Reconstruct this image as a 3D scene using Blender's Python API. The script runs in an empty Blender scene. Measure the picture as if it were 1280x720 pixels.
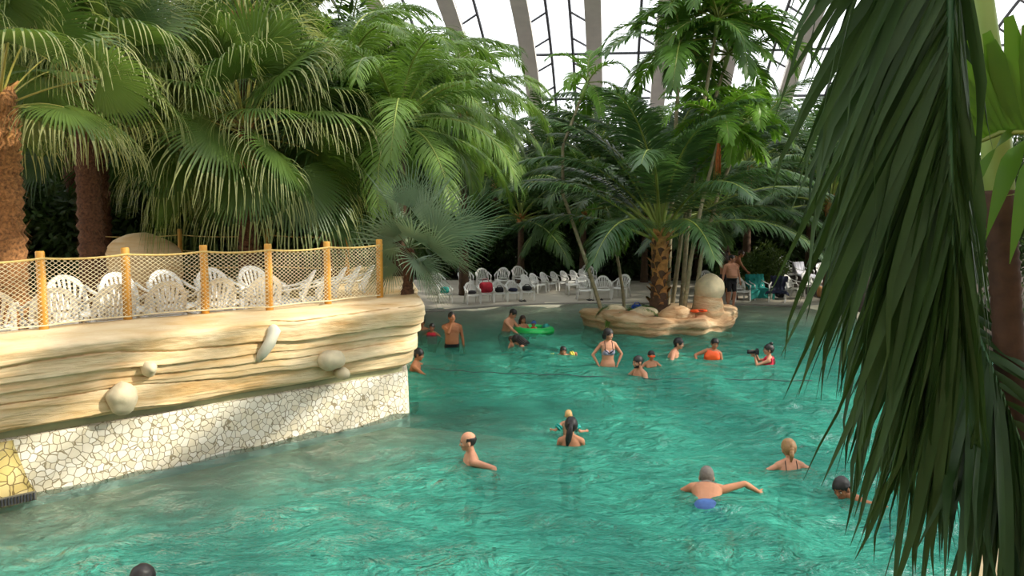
import bpy, math, random
import numpy as np
from mathutils import Vector, Matrix, Euler, noise
V = Vector
PI = math.pi
rnd = random.Random(7)
SC = bpy.context.scene
COL = SC.collection
# ---------------------------------------------------------------- camera
F = 1050.0                      # focal length in pixels of the 1280x720 frame
EYE = V((0.0, 0.0, 3.65))
PITCH = math.atan(105.0 / F)
cam_d = bpy.data.cameras.new('camera')
cam = bpy.data.objects.new('camera', cam_d)
COL.objects.link(cam)
cam_d.sensor_width = 36.0
cam_d.lens = 36.0 * F / 1280.0
cam_d.clip_start = 0.05
cam_d.clip_end = 400
cam.location = EYE
cam.rotation_euler = (PI / 2 - PITCH, 0, 0)
SC.camera = cam
_FW = V((0, math.cos(PITCH), -math.sin(PITCH)))
_UP = V((0, math.sin(PITCH), math.cos(PITCH)))


def ray(px, py):
    return V(((px - 640) / F, 0, 0)) + _FW + _UP * (-(py - 360) / F)


def on_z(px, py, z=0.0):        # where the sight line through a picture point meets a level plane
    d = ray(px, py)
    return EYE + d * ((z - EYE.z) / d.z)


def at_y(px, py, y):            # the same with an upright plane y = const
    d = ray(px, py)
    return EYE + d * (y / d.y)


# ---------------------------------------------------------------- mesh builder
class MB:
    def __init__(s):
        s.v, s.f, s.m = [], [], []

    def add(s, verts, faces, mi=0):
        b = len(s.v)
        s.v.extend([tuple(p) for p in verts])
        s.f.extend([tuple(b + i for i in f) for f in faces])
        s.m.extend([mi] * len(faces))

    def box(s, c, size, rot=None, mi=0, taper=1.0):
        c = V(c)
        hx, hy, hz = size[0] / 2, size[1] / 2, size[2] / 2
        p = []
        for z in (-1, 1):
            k = taper if z > 0 else 1.0
            for x, y in ((-1, -1), (1, -1), (1, 1), (-1, 1)):
                q = V((x * hx * k, y * hy * k, z * hz))
                if rot is not None:
                    q = rot @ q
                p.append(c + q)
        s.add(p, [(3, 2, 1, 0), (4, 5, 6, 7), (0, 1, 5, 4), (1, 2, 6, 5), (2, 3, 7, 6), (3, 0, 4, 7)], mi)

    def tube(s, pts, r, n=8, mi=0, caps=True, flat=1.0, upv=(0, 0, 1)):
        pts = [V(p) for p in pts]
        rs = r if isinstance(r, (list, tuple)) else [r] * len(pts)
        b = len(s.v)
        for i, p in enumerate(pts):
            t = (pts[min(i + 1, len(pts) - 1)] - pts[max(i - 1, 0)])
            t = t.normalized() if t.length > 1e-9 else V((0, 0, 1))
            u = V(upv)
            if abs(t.dot(u)) > 0.95:
                u = V((1, 0, 0)) if abs(t.x) < 0.9 else V((0, 1, 0))
            a = t.cross(u).normalized()
            c = a.cross(t).normalized()
            for k in range(n):
                an = 2 * PI * k / n
                s.v.append(tuple(p + a * math.cos(an) * rs[i] + c * math.sin(an) * rs[i] * flat))
        for i in range(len(pts) - 1):
            for k in range(n):
                k2 = (k + 1) % n
                s.f.append((b + i * n + k, b + i * n + k2, b + (i + 1) * n + k2, b + (i + 1) * n + k))
                s.m.append(mi)
        if caps:
            s.f.append(tuple(b + k for k in range(n))[::-1])
            s.f.append(tuple(b + (len(pts) - 1) * n + k for k in range(n)))
            s.m += [mi, mi]

    def ellipsoid(s, c, r, M=None, nu=14, nv=9, mi=0, fn=None):
        c = V(c)
        if not hasattr(r, '__len__'):
            r = (r, r, r)
        p = []
        for j in range(nv + 1):
            th = PI * j / nv
            for i in range(nu):
                ph = 2 * PI * i / nu
                q = V((r[0] * math.sin(th) * math.cos(ph), r[1] * math.sin(th) * math.sin(ph), r[2] * math.cos(th)))
                if fn:
                    q = fn(q)
                if M is not None:
                    q = M @ q
                p.append(c + q)
                if j in (0, nv):
                    pass
        fs = []
        for j in range(nv):
            for i in range(nu):
                i2 = (i + 1) % nu
                a, b2, c2, d = j * nu + i, (j + 1) * nu + i, (j + 1) * nu + i2, j * nu + i2
                if j == 0:
                    fs.append((a, b2, c2))
                elif j == nv - 1:
                    fs.append((a, b2, d))
                else:
                    fs.append((a, b2, c2, d))
        s.add(p, fs, mi)

    def cone(s, p0, r0, p1, r1, n=10, mi=0):     # a limb: round cone with ball ends
        p0, p1 = V(p0), V(p1)
        s.tube([p0, p1], [r0, r1], n, mi)
        s.ellipsoid(p0, r0, None, n, 6, mi)
        s.ellipsoid(p1, r1, None, n, 6, mi)

    def grid(s, rows, mi=0, closed=False, flip=False):
        nr, nc = len(rows), len(rows[0])
        fs = []
        for j in range(nr - 1):
            for i in range(nc if closed else nc - 1):
                i2 = (i + 1) % nc
                q = (j * nc + i, j * nc + i2, (j + 1) * nc + i2, (j + 1) * nc + i)
                fs.append(q[::-1] if flip else q)
        s.add([p for r in rows for p in r], fs, mi)

    def mesh(s, name, mats, smooth=True):
        me = bpy.data.meshes.new(name)
        me.from_pydata(s.v, [], s.f)
        for m in (mats if isinstance(mats, (list, tuple)) else [mats]):
            me.materials.append(m)
        me.polygons.foreach_set('material_index', s.m)
        me.polygons.foreach_set('use_smooth', [smooth] * len(s.f))
        me.update()
        return me

    def build(s, name, mats, parent=None, smooth=True):
        return link(name, s.mesh(name, mats, smooth), parent)


def link(name, me, parent=None):
    o = bpy.data.objects.new(name, me)
    COL.objects.link(o)
    if parent is not None:
        o.parent = parent
    return o


def tag(o, label, cat, group=None, kind=None):
    o['label'] = label
    o['category'] = cat
    if group:
        o['group'] = group
    if kind:
        o['kind'] = kind
    return o


def struct(o, label=None, cat=None):
    o['kind'] = 'structure'
    if label:
        o['label'] = label
        o['category'] = cat or 'wall'
    return o


def empty(name, loc=(0, 0, 0), rz=0.0, sc=1.0):
    o = bpy.data.objects.new(name, None)
    COL.objects.link(o)
    o.location = loc
    o.rotation_euler = (0, 0, rz)
    o.scale = (sc, sc, sc)
    o.empty_display_size = 0.2
    return o


def kids(o):
    return list(o.children)


def copy_tree(o, parent=None):
    c = o.copy()
    COL.objects.link(c)
    if parent is not None:
        c.parent = parent
    for ch in KIDS.get(o.name, []):
        copy_tree(ch, c)
    return c


KIDS = {}


def note_kids(o):               # remembers what hangs on what, so that copies need no dependency update
    for ch in o.children:
        KIDS.setdefault(o.name, []).append(ch)
        note_kids(ch)


def fbm(x, y, z, o=3):
    a, f, t = 0.5, 1.0, 0.0
    for _ in range(o):
        t += a * noise.noise(V((x * f, y * f, z * f)))
        a *= .5
        f *= 2.03
    return t


# ---------------------------------------------------------------- materials
def new_mat(name):
    m = bpy.data.materials.new(name)
    m.use_nodes = True
    nt = m.node_tree
    for n in list(nt.nodes):
        nt.nodes.remove(n)
    out = nt.nodes.new('ShaderNodeOutputMaterial')
    return m, nt, out


class NT:
    def __init__(s, nt):
        s.nt = nt

    def n(s, typ, **kw):
        x = s.nt.nodes.new(typ)
        for k, v in kw.items():
            if k in x.inputs.keys() and not hasattr(x, k):
                pass
            setattr(x, k, v)
        return x

    def l(s, a, b):
        s.nt.links.new(a, b)

    def mixc(s, fac, a, b, blend='MIX'):
        x = s.nt.nodes.new('ShaderNodeMix')
        x.data_type = 'RGBA'
        x.blend_type = blend
        for i, val in ((0, fac), (6, a), (7, b)):
            if hasattr(val, 'links') or isinstance(val, bpy.types.NodeSocket):
                s.l(val, x.inputs[i])
            elif i == 0:
                x.inputs[i].default_value = val
            else:
                x.inputs[i].default_value = (*val[:3], 1)
        return x.outputs[2]

    def ramp(s, fac, stops):
        x = s.nt.nodes.new('ShaderNodeValToRGB')
        el = x.color_ramp.elements
        while len(el) < len(stops):
            el.new(0.5)
        for e, (p, c) in zip(el, stops):
            e.position = p
            e.color = (*c[:3], 1) if hasattr(c, '__len__') else (c, c, c, 1)
        s.l(fac, x.inputs[0])
        return x.outputs[0]

    def noise(s, scale, detail=3, vec=None, rough=.55, dist=0.0):
        x = s.nt.nodes.new('ShaderNodeTexNoise')
        x.inputs['Scale'].default_value = scale
        x.inputs['Detail'].default_value = detail
        x.inputs['Roughness'].default_value = rough
        x.inputs['Distortion'].default_value = dist
        if vec is not None:
            s.l(vec, x.inputs['Vector'])
        return x.outputs['Fac']

    def coord(s, which='Object', scale=None):
        x = s.nt.nodes.new('ShaderNodeTexCoord')
        if scale is None:
            return x.outputs[which]
        m = s.nt.nodes.new('ShaderNodeMapping')
        m.inputs['Scale'].default_value = scale
        s.l(x.outputs[which], m.inputs['Vector'])
        return m.outputs[0]

    def bump(s, h, strength=.3, dist=.02, normal=None):
        x = s.nt.nodes.new('ShaderNodeBump')
        x.inputs['Strength'].default_value = strength
        x.inputs['Distance'].default_value = dist
        s.l(h, x.inputs['Height'])
        if normal is not None:
            s.l(normal, x.inputs['Normal'])
        return x.outputs[0]

    def bsdf(s, col, rough=.5, normal=None, spec=.5, sub=0):
        x = s.nt.nodes.new('ShaderNodeBsdfPrincipled')
        if isinstance(col, bpy.types.NodeSocket):
            s.l(col, x.inputs['Base Color'])
        else:
            x.inputs['Base Color'].default_value = (*col[:3], 1)
        x.inputs['Roughness'].default_value = rough
        x.inputs['Specular IOR Level'].default_value = spec
        if sub:
            x.inputs['Subsurface Weight'].default_value = sub
            x.inputs['Subsurface Radius'].default_value = (.012, .005, .003)
            x.inputs['Subsurface Scale'].default_value = 1.0
        if normal is not None:
            s.l(normal, x.inputs['Normal'])
        return x.outputs[0]


def srgb(r, g, b):
    f = lambda c: (c / 255 / 12.92) if c / 255 <= .04045 else ((c / 255 + .055) / 1.055) ** 2.4
    return (f(r), f(g), f(b))


def simple(name, col, rough=.5, var=.15, scale=6.0, bump=0.0, spec=.5):
    m, nt, out = new_mat(name)
    t = NT(nt)
    c = t.coord()
    nz = t.noise(scale, 4, c)
    lo = tuple(x * (1 - var) for x in col)
    hi = tuple(min(1, x * (1 + var)) for x in col)
    cc = t.ramp(nz, [(.3, lo), (.7, hi)])
    nrm = t.bump(nz, bump, .02) if bump else None
    t.l(t.bsdf(cc, rough, nrm, spec), out.inputs[0])
    return m


def leaf_mat(name, col, col2, trans=.35, rough=.42, spec=.4, scale=1.2):
    """leaf tissue: two tones of its own, a waxy skin and some light let through"""
    m, nt, out = new_mat(name)
    t = NT(nt)
    oi = nt.nodes.new('ShaderNodeObjectInfo')
    nz = t.noise(scale, 3, t.coord())
    ad = nt.nodes.new('ShaderNodeMath'); ad.operation = 'MULTIPLY_ADD'
    t.l(oi.outputs['Random'], ad.inputs[0]); ad.inputs[1].default_value = .5
    t.l(nz, ad.inputs[2])
    cc = t.ramp(ad.outputs[0], [(.35, col), (.95, col2)])
    b = t.bsdf(cc, rough, None, spec)
    tr = nt.nodes.new('ShaderNodeBsdfTranslucent')
    tc = t.mixc(.5, cc, (min(1, col2[0] * 1.5), min(1, col2[1] * 1.6), col2[2] * .6))
    t.l(tc, tr.inputs[0])
    mx = nt.nodes.new('ShaderNodeMixShader')
    mx.inputs[0].default_value = trans
    t.l(b, mx.inputs[1]); t.l(tr.outputs[0], mx.inputs[2])
    t.l(mx.outputs[0], out.inputs[0])
    return m


M = {}
M['post'] = simple('post_wood', srgb(206, 150, 60), .55, .25, 5, .15)
M['rope'] = simple('rope', srgb(222, 208, 170), .85, .15, 40)
M['rope_top'] = simple('rope_thick', srgb(206, 178, 110), .85, .2, 30)
M['plastic'] = simple('white_plastic', (.78, .77, .73), .38, .05, 4)
M['plastic_far'] = M['plastic']
M['concrete'] = simple('arch_concrete', srgb(238, 232, 224), .8, .06, 1.5)
M['steel'] = simple('dark_steel', srgb(62, 64, 70), .5, .15, 3)
M['soil'] = simple('soil', srgb(58, 46, 32), .95, .3, 3, .5)
M['deck'] = simple('beach_deck', srgb(176, 168, 152), .8, .1, 1.2, .1)
M['backwall'] = simple('back_wall_render', srgb(70, 66, 56), .9, .2, .7)
M['boulder'] = simple('boulder_stone', srgb(214, 198, 164), .85, .14, 5, .35)
M['bark_thin'] = simple('ringed_bark', srgb(150, 140, 110), .8, .25, 8, .2)
M['bark_dark'] = simple('dark_bark', srgb(76, 56, 38), .9, .35, 9, .5)
M['bark_ring'] = simple('brown_ringed_bark', srgb(92, 66, 46), .8, .35, 7, .4)
M['near_bark'] = simple('near_palm_bark', srgb(74, 52, 36), .85, .4, 9, .5)
M['xmas_bright'] = leaf_mat('young_crown_leaf', (.09, .21, .02), (.17, .33, .04), .4, .42, .35)
M['fibre'] = simple('palm_fibre', srgb(150, 104, 62), .95, .6, 22, .9)
M['fibre_dark'] = simple('palm_fibre_dark', srgb(92, 62, 42), .95, .6, 22, .9)
M['boot'] = simple('leaf_base', srgb(186, 134, 78), .85, .4, 7, .4)
M['crownshaft'] = simple('crownshaft', srgb(150, 176, 96), .45, .12, 3)
M['fruit_stalk'] = simple('fruit_stalk', srgb(196, 110, 56), .8, .3, 12)
M['washing'] = leaf_mat('fan_leaf', (.045, .098, .018), (.12, .195, .042), .32, .38, .5)
M['washing_tip'] = leaf_mat('fan_leaf_tip', (.20, .25, .085), (.36, .38, .16), .35, .45, .4)
M['blue_fan'] = leaf_mat('silver_fan_leaf', (.085, .145, .095), (.19, .265, .18), .25, .45, .4)
M['feather'] = leaf_mat('feather_leaf', (.08, .165, .024), (.165, .275, .055), .36, .4, .4)
M['coco'] = leaf_mat('island_palm_leaf', (.032, .085, .026), (.085, .165, .055), .3, .38, .5)
M['xmas'] = leaf_mat('feather_dark_leaf', (.045, .115, .016), (.10, .21, .03), .35, .4, .45)
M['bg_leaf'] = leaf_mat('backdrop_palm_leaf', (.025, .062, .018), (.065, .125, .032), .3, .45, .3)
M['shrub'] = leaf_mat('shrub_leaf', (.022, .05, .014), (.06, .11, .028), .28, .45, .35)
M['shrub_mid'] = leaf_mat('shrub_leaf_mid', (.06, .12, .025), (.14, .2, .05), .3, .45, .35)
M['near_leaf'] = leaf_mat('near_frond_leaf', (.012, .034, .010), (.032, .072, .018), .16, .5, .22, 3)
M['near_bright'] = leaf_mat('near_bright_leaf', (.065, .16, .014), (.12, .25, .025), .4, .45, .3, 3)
M['stalk_grey'] = simple('leaf_stalk_grey', srgb(104, 120, 84), .5, .2, 4)
M['stalk'] = simple('leaf_stalk', srgb(128, 142, 62), .5, .2, 4)
M['stalk_y'] = simple('leaf_stalk_pale', srgb(164, 158, 78), .5, .2, 4)
M['stalk_near'] = simple('leaf_stalk_dark', srgb(52, 92, 56), .5, .2, 4)
# ================================================================ THE SETTING
def shore_y(x):
    d = x - 3.5
    return 30.6 - (0.060 if d < 0 else 0.022) * d * d


def ground_z(x, y):
    s = shore_y(x) - y
    if s <= 0:
        z = min(0.02 + 0.012 * (-s), 0.16)
    else:
        z = -(0.95 * (1 - math.exp(-(s / 7.0) ** 2.2)) + 0.016 * s)
    dw = (x + 1.80) * .689 - (y - 14.35) * .725   # distance from the terrace wall: a step runs along its foot
    if -.6 < dw < 3.5 and y < 16.5:
        k = min(1, max(0, (3.4 - dw) / 2.2)) * min(1, max(0, (16.3 - y) / 2.2))
        z = z * (1 - k) + max(z, -.14 - .13 * max(0, dw)) * k
    if x > 10.5:                                  # right bank
        k = min(1, (x - 10.5) / 1.5)
        z = z * (1 - k) + 0.25 * k
    if x < -13:
        z = max(z, 0.1)
    return z


# ---- floor (pool basin, beach, planting beds)
m, nt, out = new_mat('pool_and_beach_floor')
t = NT(nt)
geo = nt.nodes.new('ShaderNodeNewGeometry')
sep = nt.nodes.new('ShaderNodeSeparateXYZ')
t.l(geo.outputs['Position'], sep.inputs[0])
nz = t.noise(1.3, 4, geo.outputs['Position'])
sand = t.ramp(nz, [(.3, srgb(226, 216, 184)), (.7, srgb(244, 236, 208))])
paint = t.ramp(nz, [(.3, (.62, .84, .74)), (.7, (.74, .92, .82))])
mr = nt.nodes.new('ShaderNodeMapRange')
mr.inputs[1].default_value = -1.0
mr.inputs[2].default_value = -0.35
t.l(sep.outputs['Z'], mr.inputs[0])
t.l(t.bsdf(t.mixc(mr.outputs[0], paint, sand), .8, t.bump(t.noise(3, 3, geo.outputs['Position']), .3, .05)), out.inputs[0])
M['floor'] = m
M['deck'].node_tree  # light grey concrete of the beach
xs = [-45, -30, -22, -16] + [-13.2 + .6 * i for i in range(46)] + [16, 22, 30, 45]
ys = [-10, -4, 0, 3] + [4.5 + .6 * i for i in range(58)] + [42, 48, 56, 68]
rows = [[(x, y, ground_z(x, y)) for x in xs] for y in ys]
mb = MB()
mb.grid(rows)
nc = len(xs) - 1
for j in range(len(ys) - 1):
    for i in range(nc):
        x, y = (xs[i] + xs[i + 1]) / 2, (ys[j] + ys[j + 1]) / 2
        mi = 0
        if x > 11.2 or x < -12.5 or y > 39.5 or y < 3:
            mi = 2
        elif y > shore_y(x) + .25:
            mi = 1
        mb.m[j * nc + i] = mi
struct(mb.build('floor', [M['floor'], M['deck'], M['soil']]))
# darker kerb line where the water ends
mb = MB()
r0, r1, r2, r3 = [], [], [], []
for i in range(80):
    x = -4 + i * .19
    y = shore_y(x) + .12
    r0.append((x, y - .16, -.03)); r1.append((x, y - .12, .035)); r2.append((x, y + .12, .045)); r3.append((x, y + .16, .0))
mb.grid([r0, r1, r2, r3])
M['kerb'] = simple('kerb_tile', srgb(126, 120, 108), .7, .12, 3)
struct(mb.build('trim_1', M['kerb']))

# ---- terrace wall path (water side of the sun terrace)
WD = V((0.725, 0.689, 0)).normalized()
WC = V((-1.80, 14.35, 0))                         # the corner at the water


def wall_path():
    pts = []
    L = 9.6
    n = 300
    for i in range(n):
        pts.append(WC + WD * (-L + (L - .25) * i / (n - 1)))
    a0 = WC - WD * .25
    d2 = V((-0.16, 1.0, 0)).normalized()
    a1 = WC + d2 * .25
    for i in range(1, 12):
        k = i / 12
        pts.append(a0.lerp(WC, k).lerp(WC.lerp(a1, k), k))
    for i in range(120):
        pts.append(a1 + d2 * (9.0 * i / 119))
    return pts


WP = wall_path()
WN, WU = [], []
acc = 0.0
for i, p in enumerate(WP):
    tt = (WP[min(i + 1, len(WP) - 1)] - WP[max(i - 1, 0)]).normalized()
    WN.append(V((tt.y, -tt.x, 0)))
    if i:
        acc += (p - WP[i - 1]).length
    WU.append(acc)
U_CORNER = 9.6


def mosaic_mat(name, stones, grout, sc=11.0):
    m, nt, out = new_mat(name)
    t = NT(nt)
    c = t.coord('Object')
    nzv = nt.nodes.new('ShaderNodeTexNoise')
    nzv.inputs['Scale'].default_value = 5
    t.l(c, nzv.inputs['Vector'])
    wv = t.mixc(.10, c, nzv.outputs['Color'], 'ADD')
    vo = nt.nodes.new('ShaderNodeTexVoronoi'); vo.feature = 'DISTANCE_TO_EDGE'
    vo.inputs['Scale'].default_value = sc
    vo.inputs['Randomness'].default_value = .85
    t.l(wv, vo.inputs['Vector'])
    vc = nt.nodes.new('ShaderNodeTexVoronoi')
    vc.inputs['Scale'].default_value = sc
    vc.inputs['Randomness'].default_value = .85
    t.l(wv, vc.inputs['Vector'])
    sp = nt.nodes.new('ShaderNodeSeparateColor')
    t.l(vc.outputs['Color'], sp.inputs[0])
    st = t.ramp(sp.outputs[0], [(i / (len(stones) - 1), s_) for i, s_ in enumerate(stones)])
    fac = t.ramp(vo.outputs['Distance'], [(.03, 0.0), (.06, 1.0)])
    cc = t.mixc(fac, grout, st)
    t.l(t.bsdf(cc, .45, t.bump(fac, .5, .012)), out.inputs[0])
    return m


M['mosaic'] = mosaic_mat('crazy_paving_white', [srgb(238, 228, 206), srgb(224, 212, 182), srgb(244, 238, 222), srgb(216, 206, 180)], srgb(150, 136, 104))
M['mosaic_y'] = mosaic_mat('crazy_paving_yellow', [srgb(232, 208, 138), srgb(222, 196, 120), srgb(238, 218, 158)], srgb(140, 118, 70), 8.5)
M['cove'] = simple('cove_shade_tint', srgb(160, 160, 122), .85, .15, 3, .2)  # greenish shadow under the ledge is put into the plaster colour
mbw, mby, mbc = MB(), MB(), MB()
U_Y = 3.78                                        # where the yellow paving begins


def wall_strip(mb, i0, i1, zs, offs):
    mb.grid([[tuple(WP[i] + WN[i] * o + V((0, 0, z))) for i in range(i0, i1)] for z, o in zip(zs, offs)], flip=True)


iy = min(range(len(WU)), key=lambda i: abs(WU[i] - U_Y))
wall_strip(mbw, iy - 12, len(WP), [-.06, .0, .72, .75, .755], [0.022, .02, 0, -.01, -.25])
mbu = MB()
wall_strip(mbu, 0, len(WP), [-1.6, -.05, -.04], [.03, .03, .0])
M['wallbase'] = simple('pool_side_paint', (.60, .76, .66), .8, .08, 2)
struct(mbu.build('wall_base', M['wallbase']))
# yellow buttress: its right edge leans outwards towards the water
rows = []
for z, o in zip([-.06, 0, .2, .4, .6, .735, .74], [.09, .08, .075, .07, .065, .055, -.2]):
    e = iy - 6 + int(8 * max(0, min(1, (.74 - z) / .74)) ** 1.0)
    rows.append([tuple(WP[int(round(i0))] + WN[0] * (o if k < 19 else -.02) + V((0, 0, z))) for k, i0 in enumerate(np.linspace(0, e, 20).tolist() + [e])])
mby.grid(rows, flip=True)
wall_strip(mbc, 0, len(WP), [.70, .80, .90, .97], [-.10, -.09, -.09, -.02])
struct(mbw.build('wall_left', M['mosaic']), 'white crazy paving wall of the sun terrace rising out of the pool')
struct(mby.build('wall_front', M['mosaic_y']), 'yellow crazy paving section at the near end of the terrace wall')
struct(mbc.build('trim_2', M['cove']), 'recessed plaster cove between paving and rock, coloured with its greenish shadow', 'trim')

# ---- sculpted rock ledge
m, nt, out = new_mat('sculpted_sandstone')
t = NT(nt)
c = t.coord('Object', (.5, .5, 5.0))
band = t.noise(1.6, 5, c, .6, .4)
blot = t.noise(1.1, 4, t.coord('Object'))
colr = t.ramp(band, [(.28, srgb(188, 140, 84)), (.40, srgb(218, 178, 122)), (.52, srgb(234, 206, 158)), (.72, srgb(240, 220, 182))])
pale = t.ramp(blot, [(.35, srgb(208, 170, 114)), (.65, srgb(242, 224, 192))])
cc = t.mixc(.4, colr, pale)
fine = t.noise(30, 4, c)
mid = t.noise(6, 5, t.coord('Object', (.35, .35, 3.0)), .6, 1.0)
t.l(t.bsdf(cc, .85, t.bump(fine, .2, .01, t.bump(mid, .4, .05)), .25), out.inputs[0])
M['sandstone'] = m


def strata(u, z, seed=0.0, f=5.2):
    """how far a layered rock face stands out at height z: uneven stacked beds with undercut joints"""
    warp = .9 * fbm(u * .30, z * .5, seed, 2) + .28 * fbm(u * 1.1, z * .8, seed + 4, 2) + u * .045
    w = z * f + warp + .35 * math.sin(z * 9 + seed)
    k = math.floor(w)
    fr = w - k
    h1 = noise.noise(V((k * 3.7, u * .28, seed)))
    amp = .085 + .095 * h1
    prof = min(1, fr / .10) ** .6 * (1 - .45 * max(0, fr - .10) ** 1.3)
    w2 = z * f * 2.7 + warp * 2.2 + fbm(u * .8, z, seed + 13, 2)
    f2 = w2 - math.floor(w2)
    h2 = max(0, noise.noise(V((math.floor(w2) * 2.3, u * .5, seed + 6))))
    return amp * prof + .045 * h2 * min(1, f2 / .15) * (1 - .5 * f2) + .06 * fbm(u * .7, z * 1.4, seed + 9, 3) + .014 * fbm(u * 6, z * 12, seed, 2)


mb = MB()
NZ = 120
rows = []
for j in range(NZ):
    z = .86 + (1.93 - .86) * j / (NZ - 1)
    row = []
    for i in range(len(WP)):
        u = WU[i]
        k = (z - .86) / 1.07
        o = .03 + .20 * k + strata(u, z) + .05 * fbm(u * .5, 3, 1, 2)
        if k < .05:
            o -= .09 * (1 - k / .05)
        if k > .93:                               # rounded lip
            o -= .06 * ((k - .93) / .07) ** 2
        row.append(tuple(WP[i] + WN[i] * o + V((0, 0, z + .05 * fbm(u * .6, 7, 2, 2)))))
    rows.append(row)
for w in [.08, .18, .30, .45, .6, .8, 1.0, 1.2, 1.4, 1.6, 1.75, 1.85]:   # top surface runs in under the fence
    row = []
    for i in range(len(WP)):
        u = WU[i]
        zz = 1.935 + .035 * fbm(u * .9, w * 3, 5, 3) - .03 * min(w, 1) + .05 * fbm(u * .6, 7, 2, 2) * max(0, 1 - w)
        if w > 1.8:
            zz = 1.3
        row.append(tuple(WP[i] + WN[i] * (.18 + .06 - w) + V((0, 0, zz))))
    rows.append(row)
mb.grid(rows, flip=True)
rock = mb.build('rock_ledge', M['sandstone'])
tag(rock, 'long layered sandstone ledge capping the white paving wall of the sun terrace', 'rock')
rock['kind'] = 'structure'

# ---- terrace floor
mb = MB()
inner = [WP[i] - WN[i] * 1.0 for i in range(0, len(WP), 6)]
poly = [(p.x, p.y, 1.40) for p in inner] + [(-6, 27, 1.4), (-30, 27, 1.4), (-30, 6, 1.4)]
b = len(poly)
mb.add(poly + [(x, y, -1.6) for x, y, z in poly], [tuple(range(b))] + [(i, i + b, (i + 1) % b + b, (i + 1) % b) for i in range(b)])
M['terrace'] = simple('terrace_paving', srgb(196, 164, 122), .85, .12, 2, .1)
struct(mb.build('floor_terrace', M['terrace'], smooth=False))

# platform under the viewer
mb = MB()
mb.box((0, -4, .3), (16, 11, 3.2))
struct(mb.build('floor_balcony', M['terrace'], smooth=False))

# ---- walls that close the hall
mb = MB()
mb.box((0, 69.5, 2.5), (110, .5, 9))
struct(mb.build('wall_back', M['backwall'], smooth=False))
mb = MB()
mb.box((0, -10.2, 6), (110, .5, 20))
struct(mb.build('wall_behind', M['concrete'], smooth=False))

# ---- glass vault: concrete arches that run over the pool, trusses, purlins, panes
VROT = math.radians(-6.9)
VC = V((0, 30, 0))
VA, VZ = 39.0, 18.8
Rv = Matrix.Rotation(VROT, 3, 'Z')


def vault(x, th, dr=0.0):
    """point of the vault: x along its axis, th from the far foot (0) over the top (90) to the near foot (180)"""
    y = (VA + dr) * math.cos(th)
    z = (VZ + dr) * math.sin(th)
    p = Rv @ V((x, y, 0))
    return V((p.x + VC.x, p.y + VC.y, z))


TH = [math.radians(2 + 176 * i / 70) for i in range(71)]
DX = 4.35
AX = [-6.5 + DX * i for i in range(-6, 13)]
tn = 3
for ax in AX:
    mb = MB()
    rws = []
    for th in TH:
        rws.append([vault(ax - .5, th, -.4), vault(ax + .5, th, -.4), vault(ax + .5, th, 0), vault(ax - .5, th, 0)])
    mb.grid(rws, closed=True)
    struct(mb.build('trim_%d' % tn, M['concrete'], smooth=False), 'pale concrete arch of the glass vault', 'arch')['group'] = 'arches of the glass vault'
    tn += 1
    # steel ladder truss beside each arch
    sx_ = 1.45 if ax < 1 else -1.45
    mb = MB()
    mb.tube([vault(ax + sx_, th, .5) for th in TH], .10, 6)
    for i in range(0, 70, 2):
        mb.tube([vault(ax + sx_ * .3, TH[i], .1), vault(ax + sx_, TH[i] + .018, .5)], .075, 5)
    struct(mb.build('trim_%d' % tn, M['steel'], smooth=False), 'dark steel ladder truss beside an arch', 'truss')['group'] = 'trusses of the glass vault'
    tn += 1
for q, deg in enumerate([8, 17.5, 26.5, 35.5, 45, 57, 70, 84, 98, 112, 126, 140, 154]):
    mb = MB()
    mb.tube([vault(x, math.radians(deg), .5) for x in (AX[0] - 3, AX[-1] + 3)], .10, 6)
    struct(mb.build('trim_%d' % tn, M['steel'], smooth=False), 'dark steel purlin across the glass vault', 'beam')['group'] = 'purlins of the glass vault'
    tn += 1
m, nt, out = new_mat('roof_glass')
t = NT(nt)
tr = nt.nodes.new('ShaderNodeBsdfTransparent'); tr.inputs[0].default_value = (.93, .94, .95, 1)
gl = nt.nodes.new('ShaderNodeBsdfGlossy'); gl.inputs['Roughness'].default_value = .05
fr = nt.nodes.new('ShaderNodeFresnel'); fr.inputs[0].default_value = 1.12
mx = nt.nodes.new('ShaderNodeMixShader')
t.l(fr.outputs[0], mx.inputs[0]); t.l(tr.outputs[0], mx.inputs[1]); t.l(gl.outputs[0], mx.inputs[2]); t.l(mx.outputs[0], out.inputs[0])
M['glass'] = m
for i, ax in enumerate(AX[:-1]):
    mb = MB()
    mb.grid([[vault(ax, th, .75), vault(ax + DX, th, .75)] for th in TH])
    struct(mb.build('window_%d' % (i + 1), M['glass']), 'glass bay of the vault between two arches', 'window')['group'] = 'glass bays of the vault'

# ---- water
m, nt, out = new_mat('pool_water')
t = NT(nt)
geo = nt.nodes.new('ShaderNodeNewGeometry')
mp = nt.nodes.new('ShaderNodeMapping'); mp.inputs['Scale'].default_value = (1.0, 1.5, 1)
t.l(geo.outputs['Position'], mp.inputs[0])
n1 = t.noise(2.2, 5, mp.outputs[0], .55, 1.6)
n2 = t.noise(8.0, 4, mp.outputs[0], .5, .8)
nrm = t.bump(n2, .6, .10, t.bump(n1, 1.0, .60))
tr = nt.nodes.new('ShaderNodeBsdfTransparent'); tr.inputs[0].default_value = (.95, 1, .99, 1)
rf = nt.nodes.new('ShaderNodeBsdfRefraction'); rf.inputs['IOR'].default_value = 1.33; rf.inputs['Roughness'].default_value = .02
t.l(nrm, rf.inputs['Normal'])
see = nt.nodes.new('ShaderNodeMixShader'); see.inputs[0].default_value = .25
t.l(tr.outputs[0], see.inputs[1]); t.l(rf.outputs[0], see.inputs[2])
df = nt.nodes.new('ShaderNodeBsdfDiffuse'); df.inputs[0].default_value = (.10, .70, .50, 1)
t.l(nrm, df.inputs['Normal'])
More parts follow.
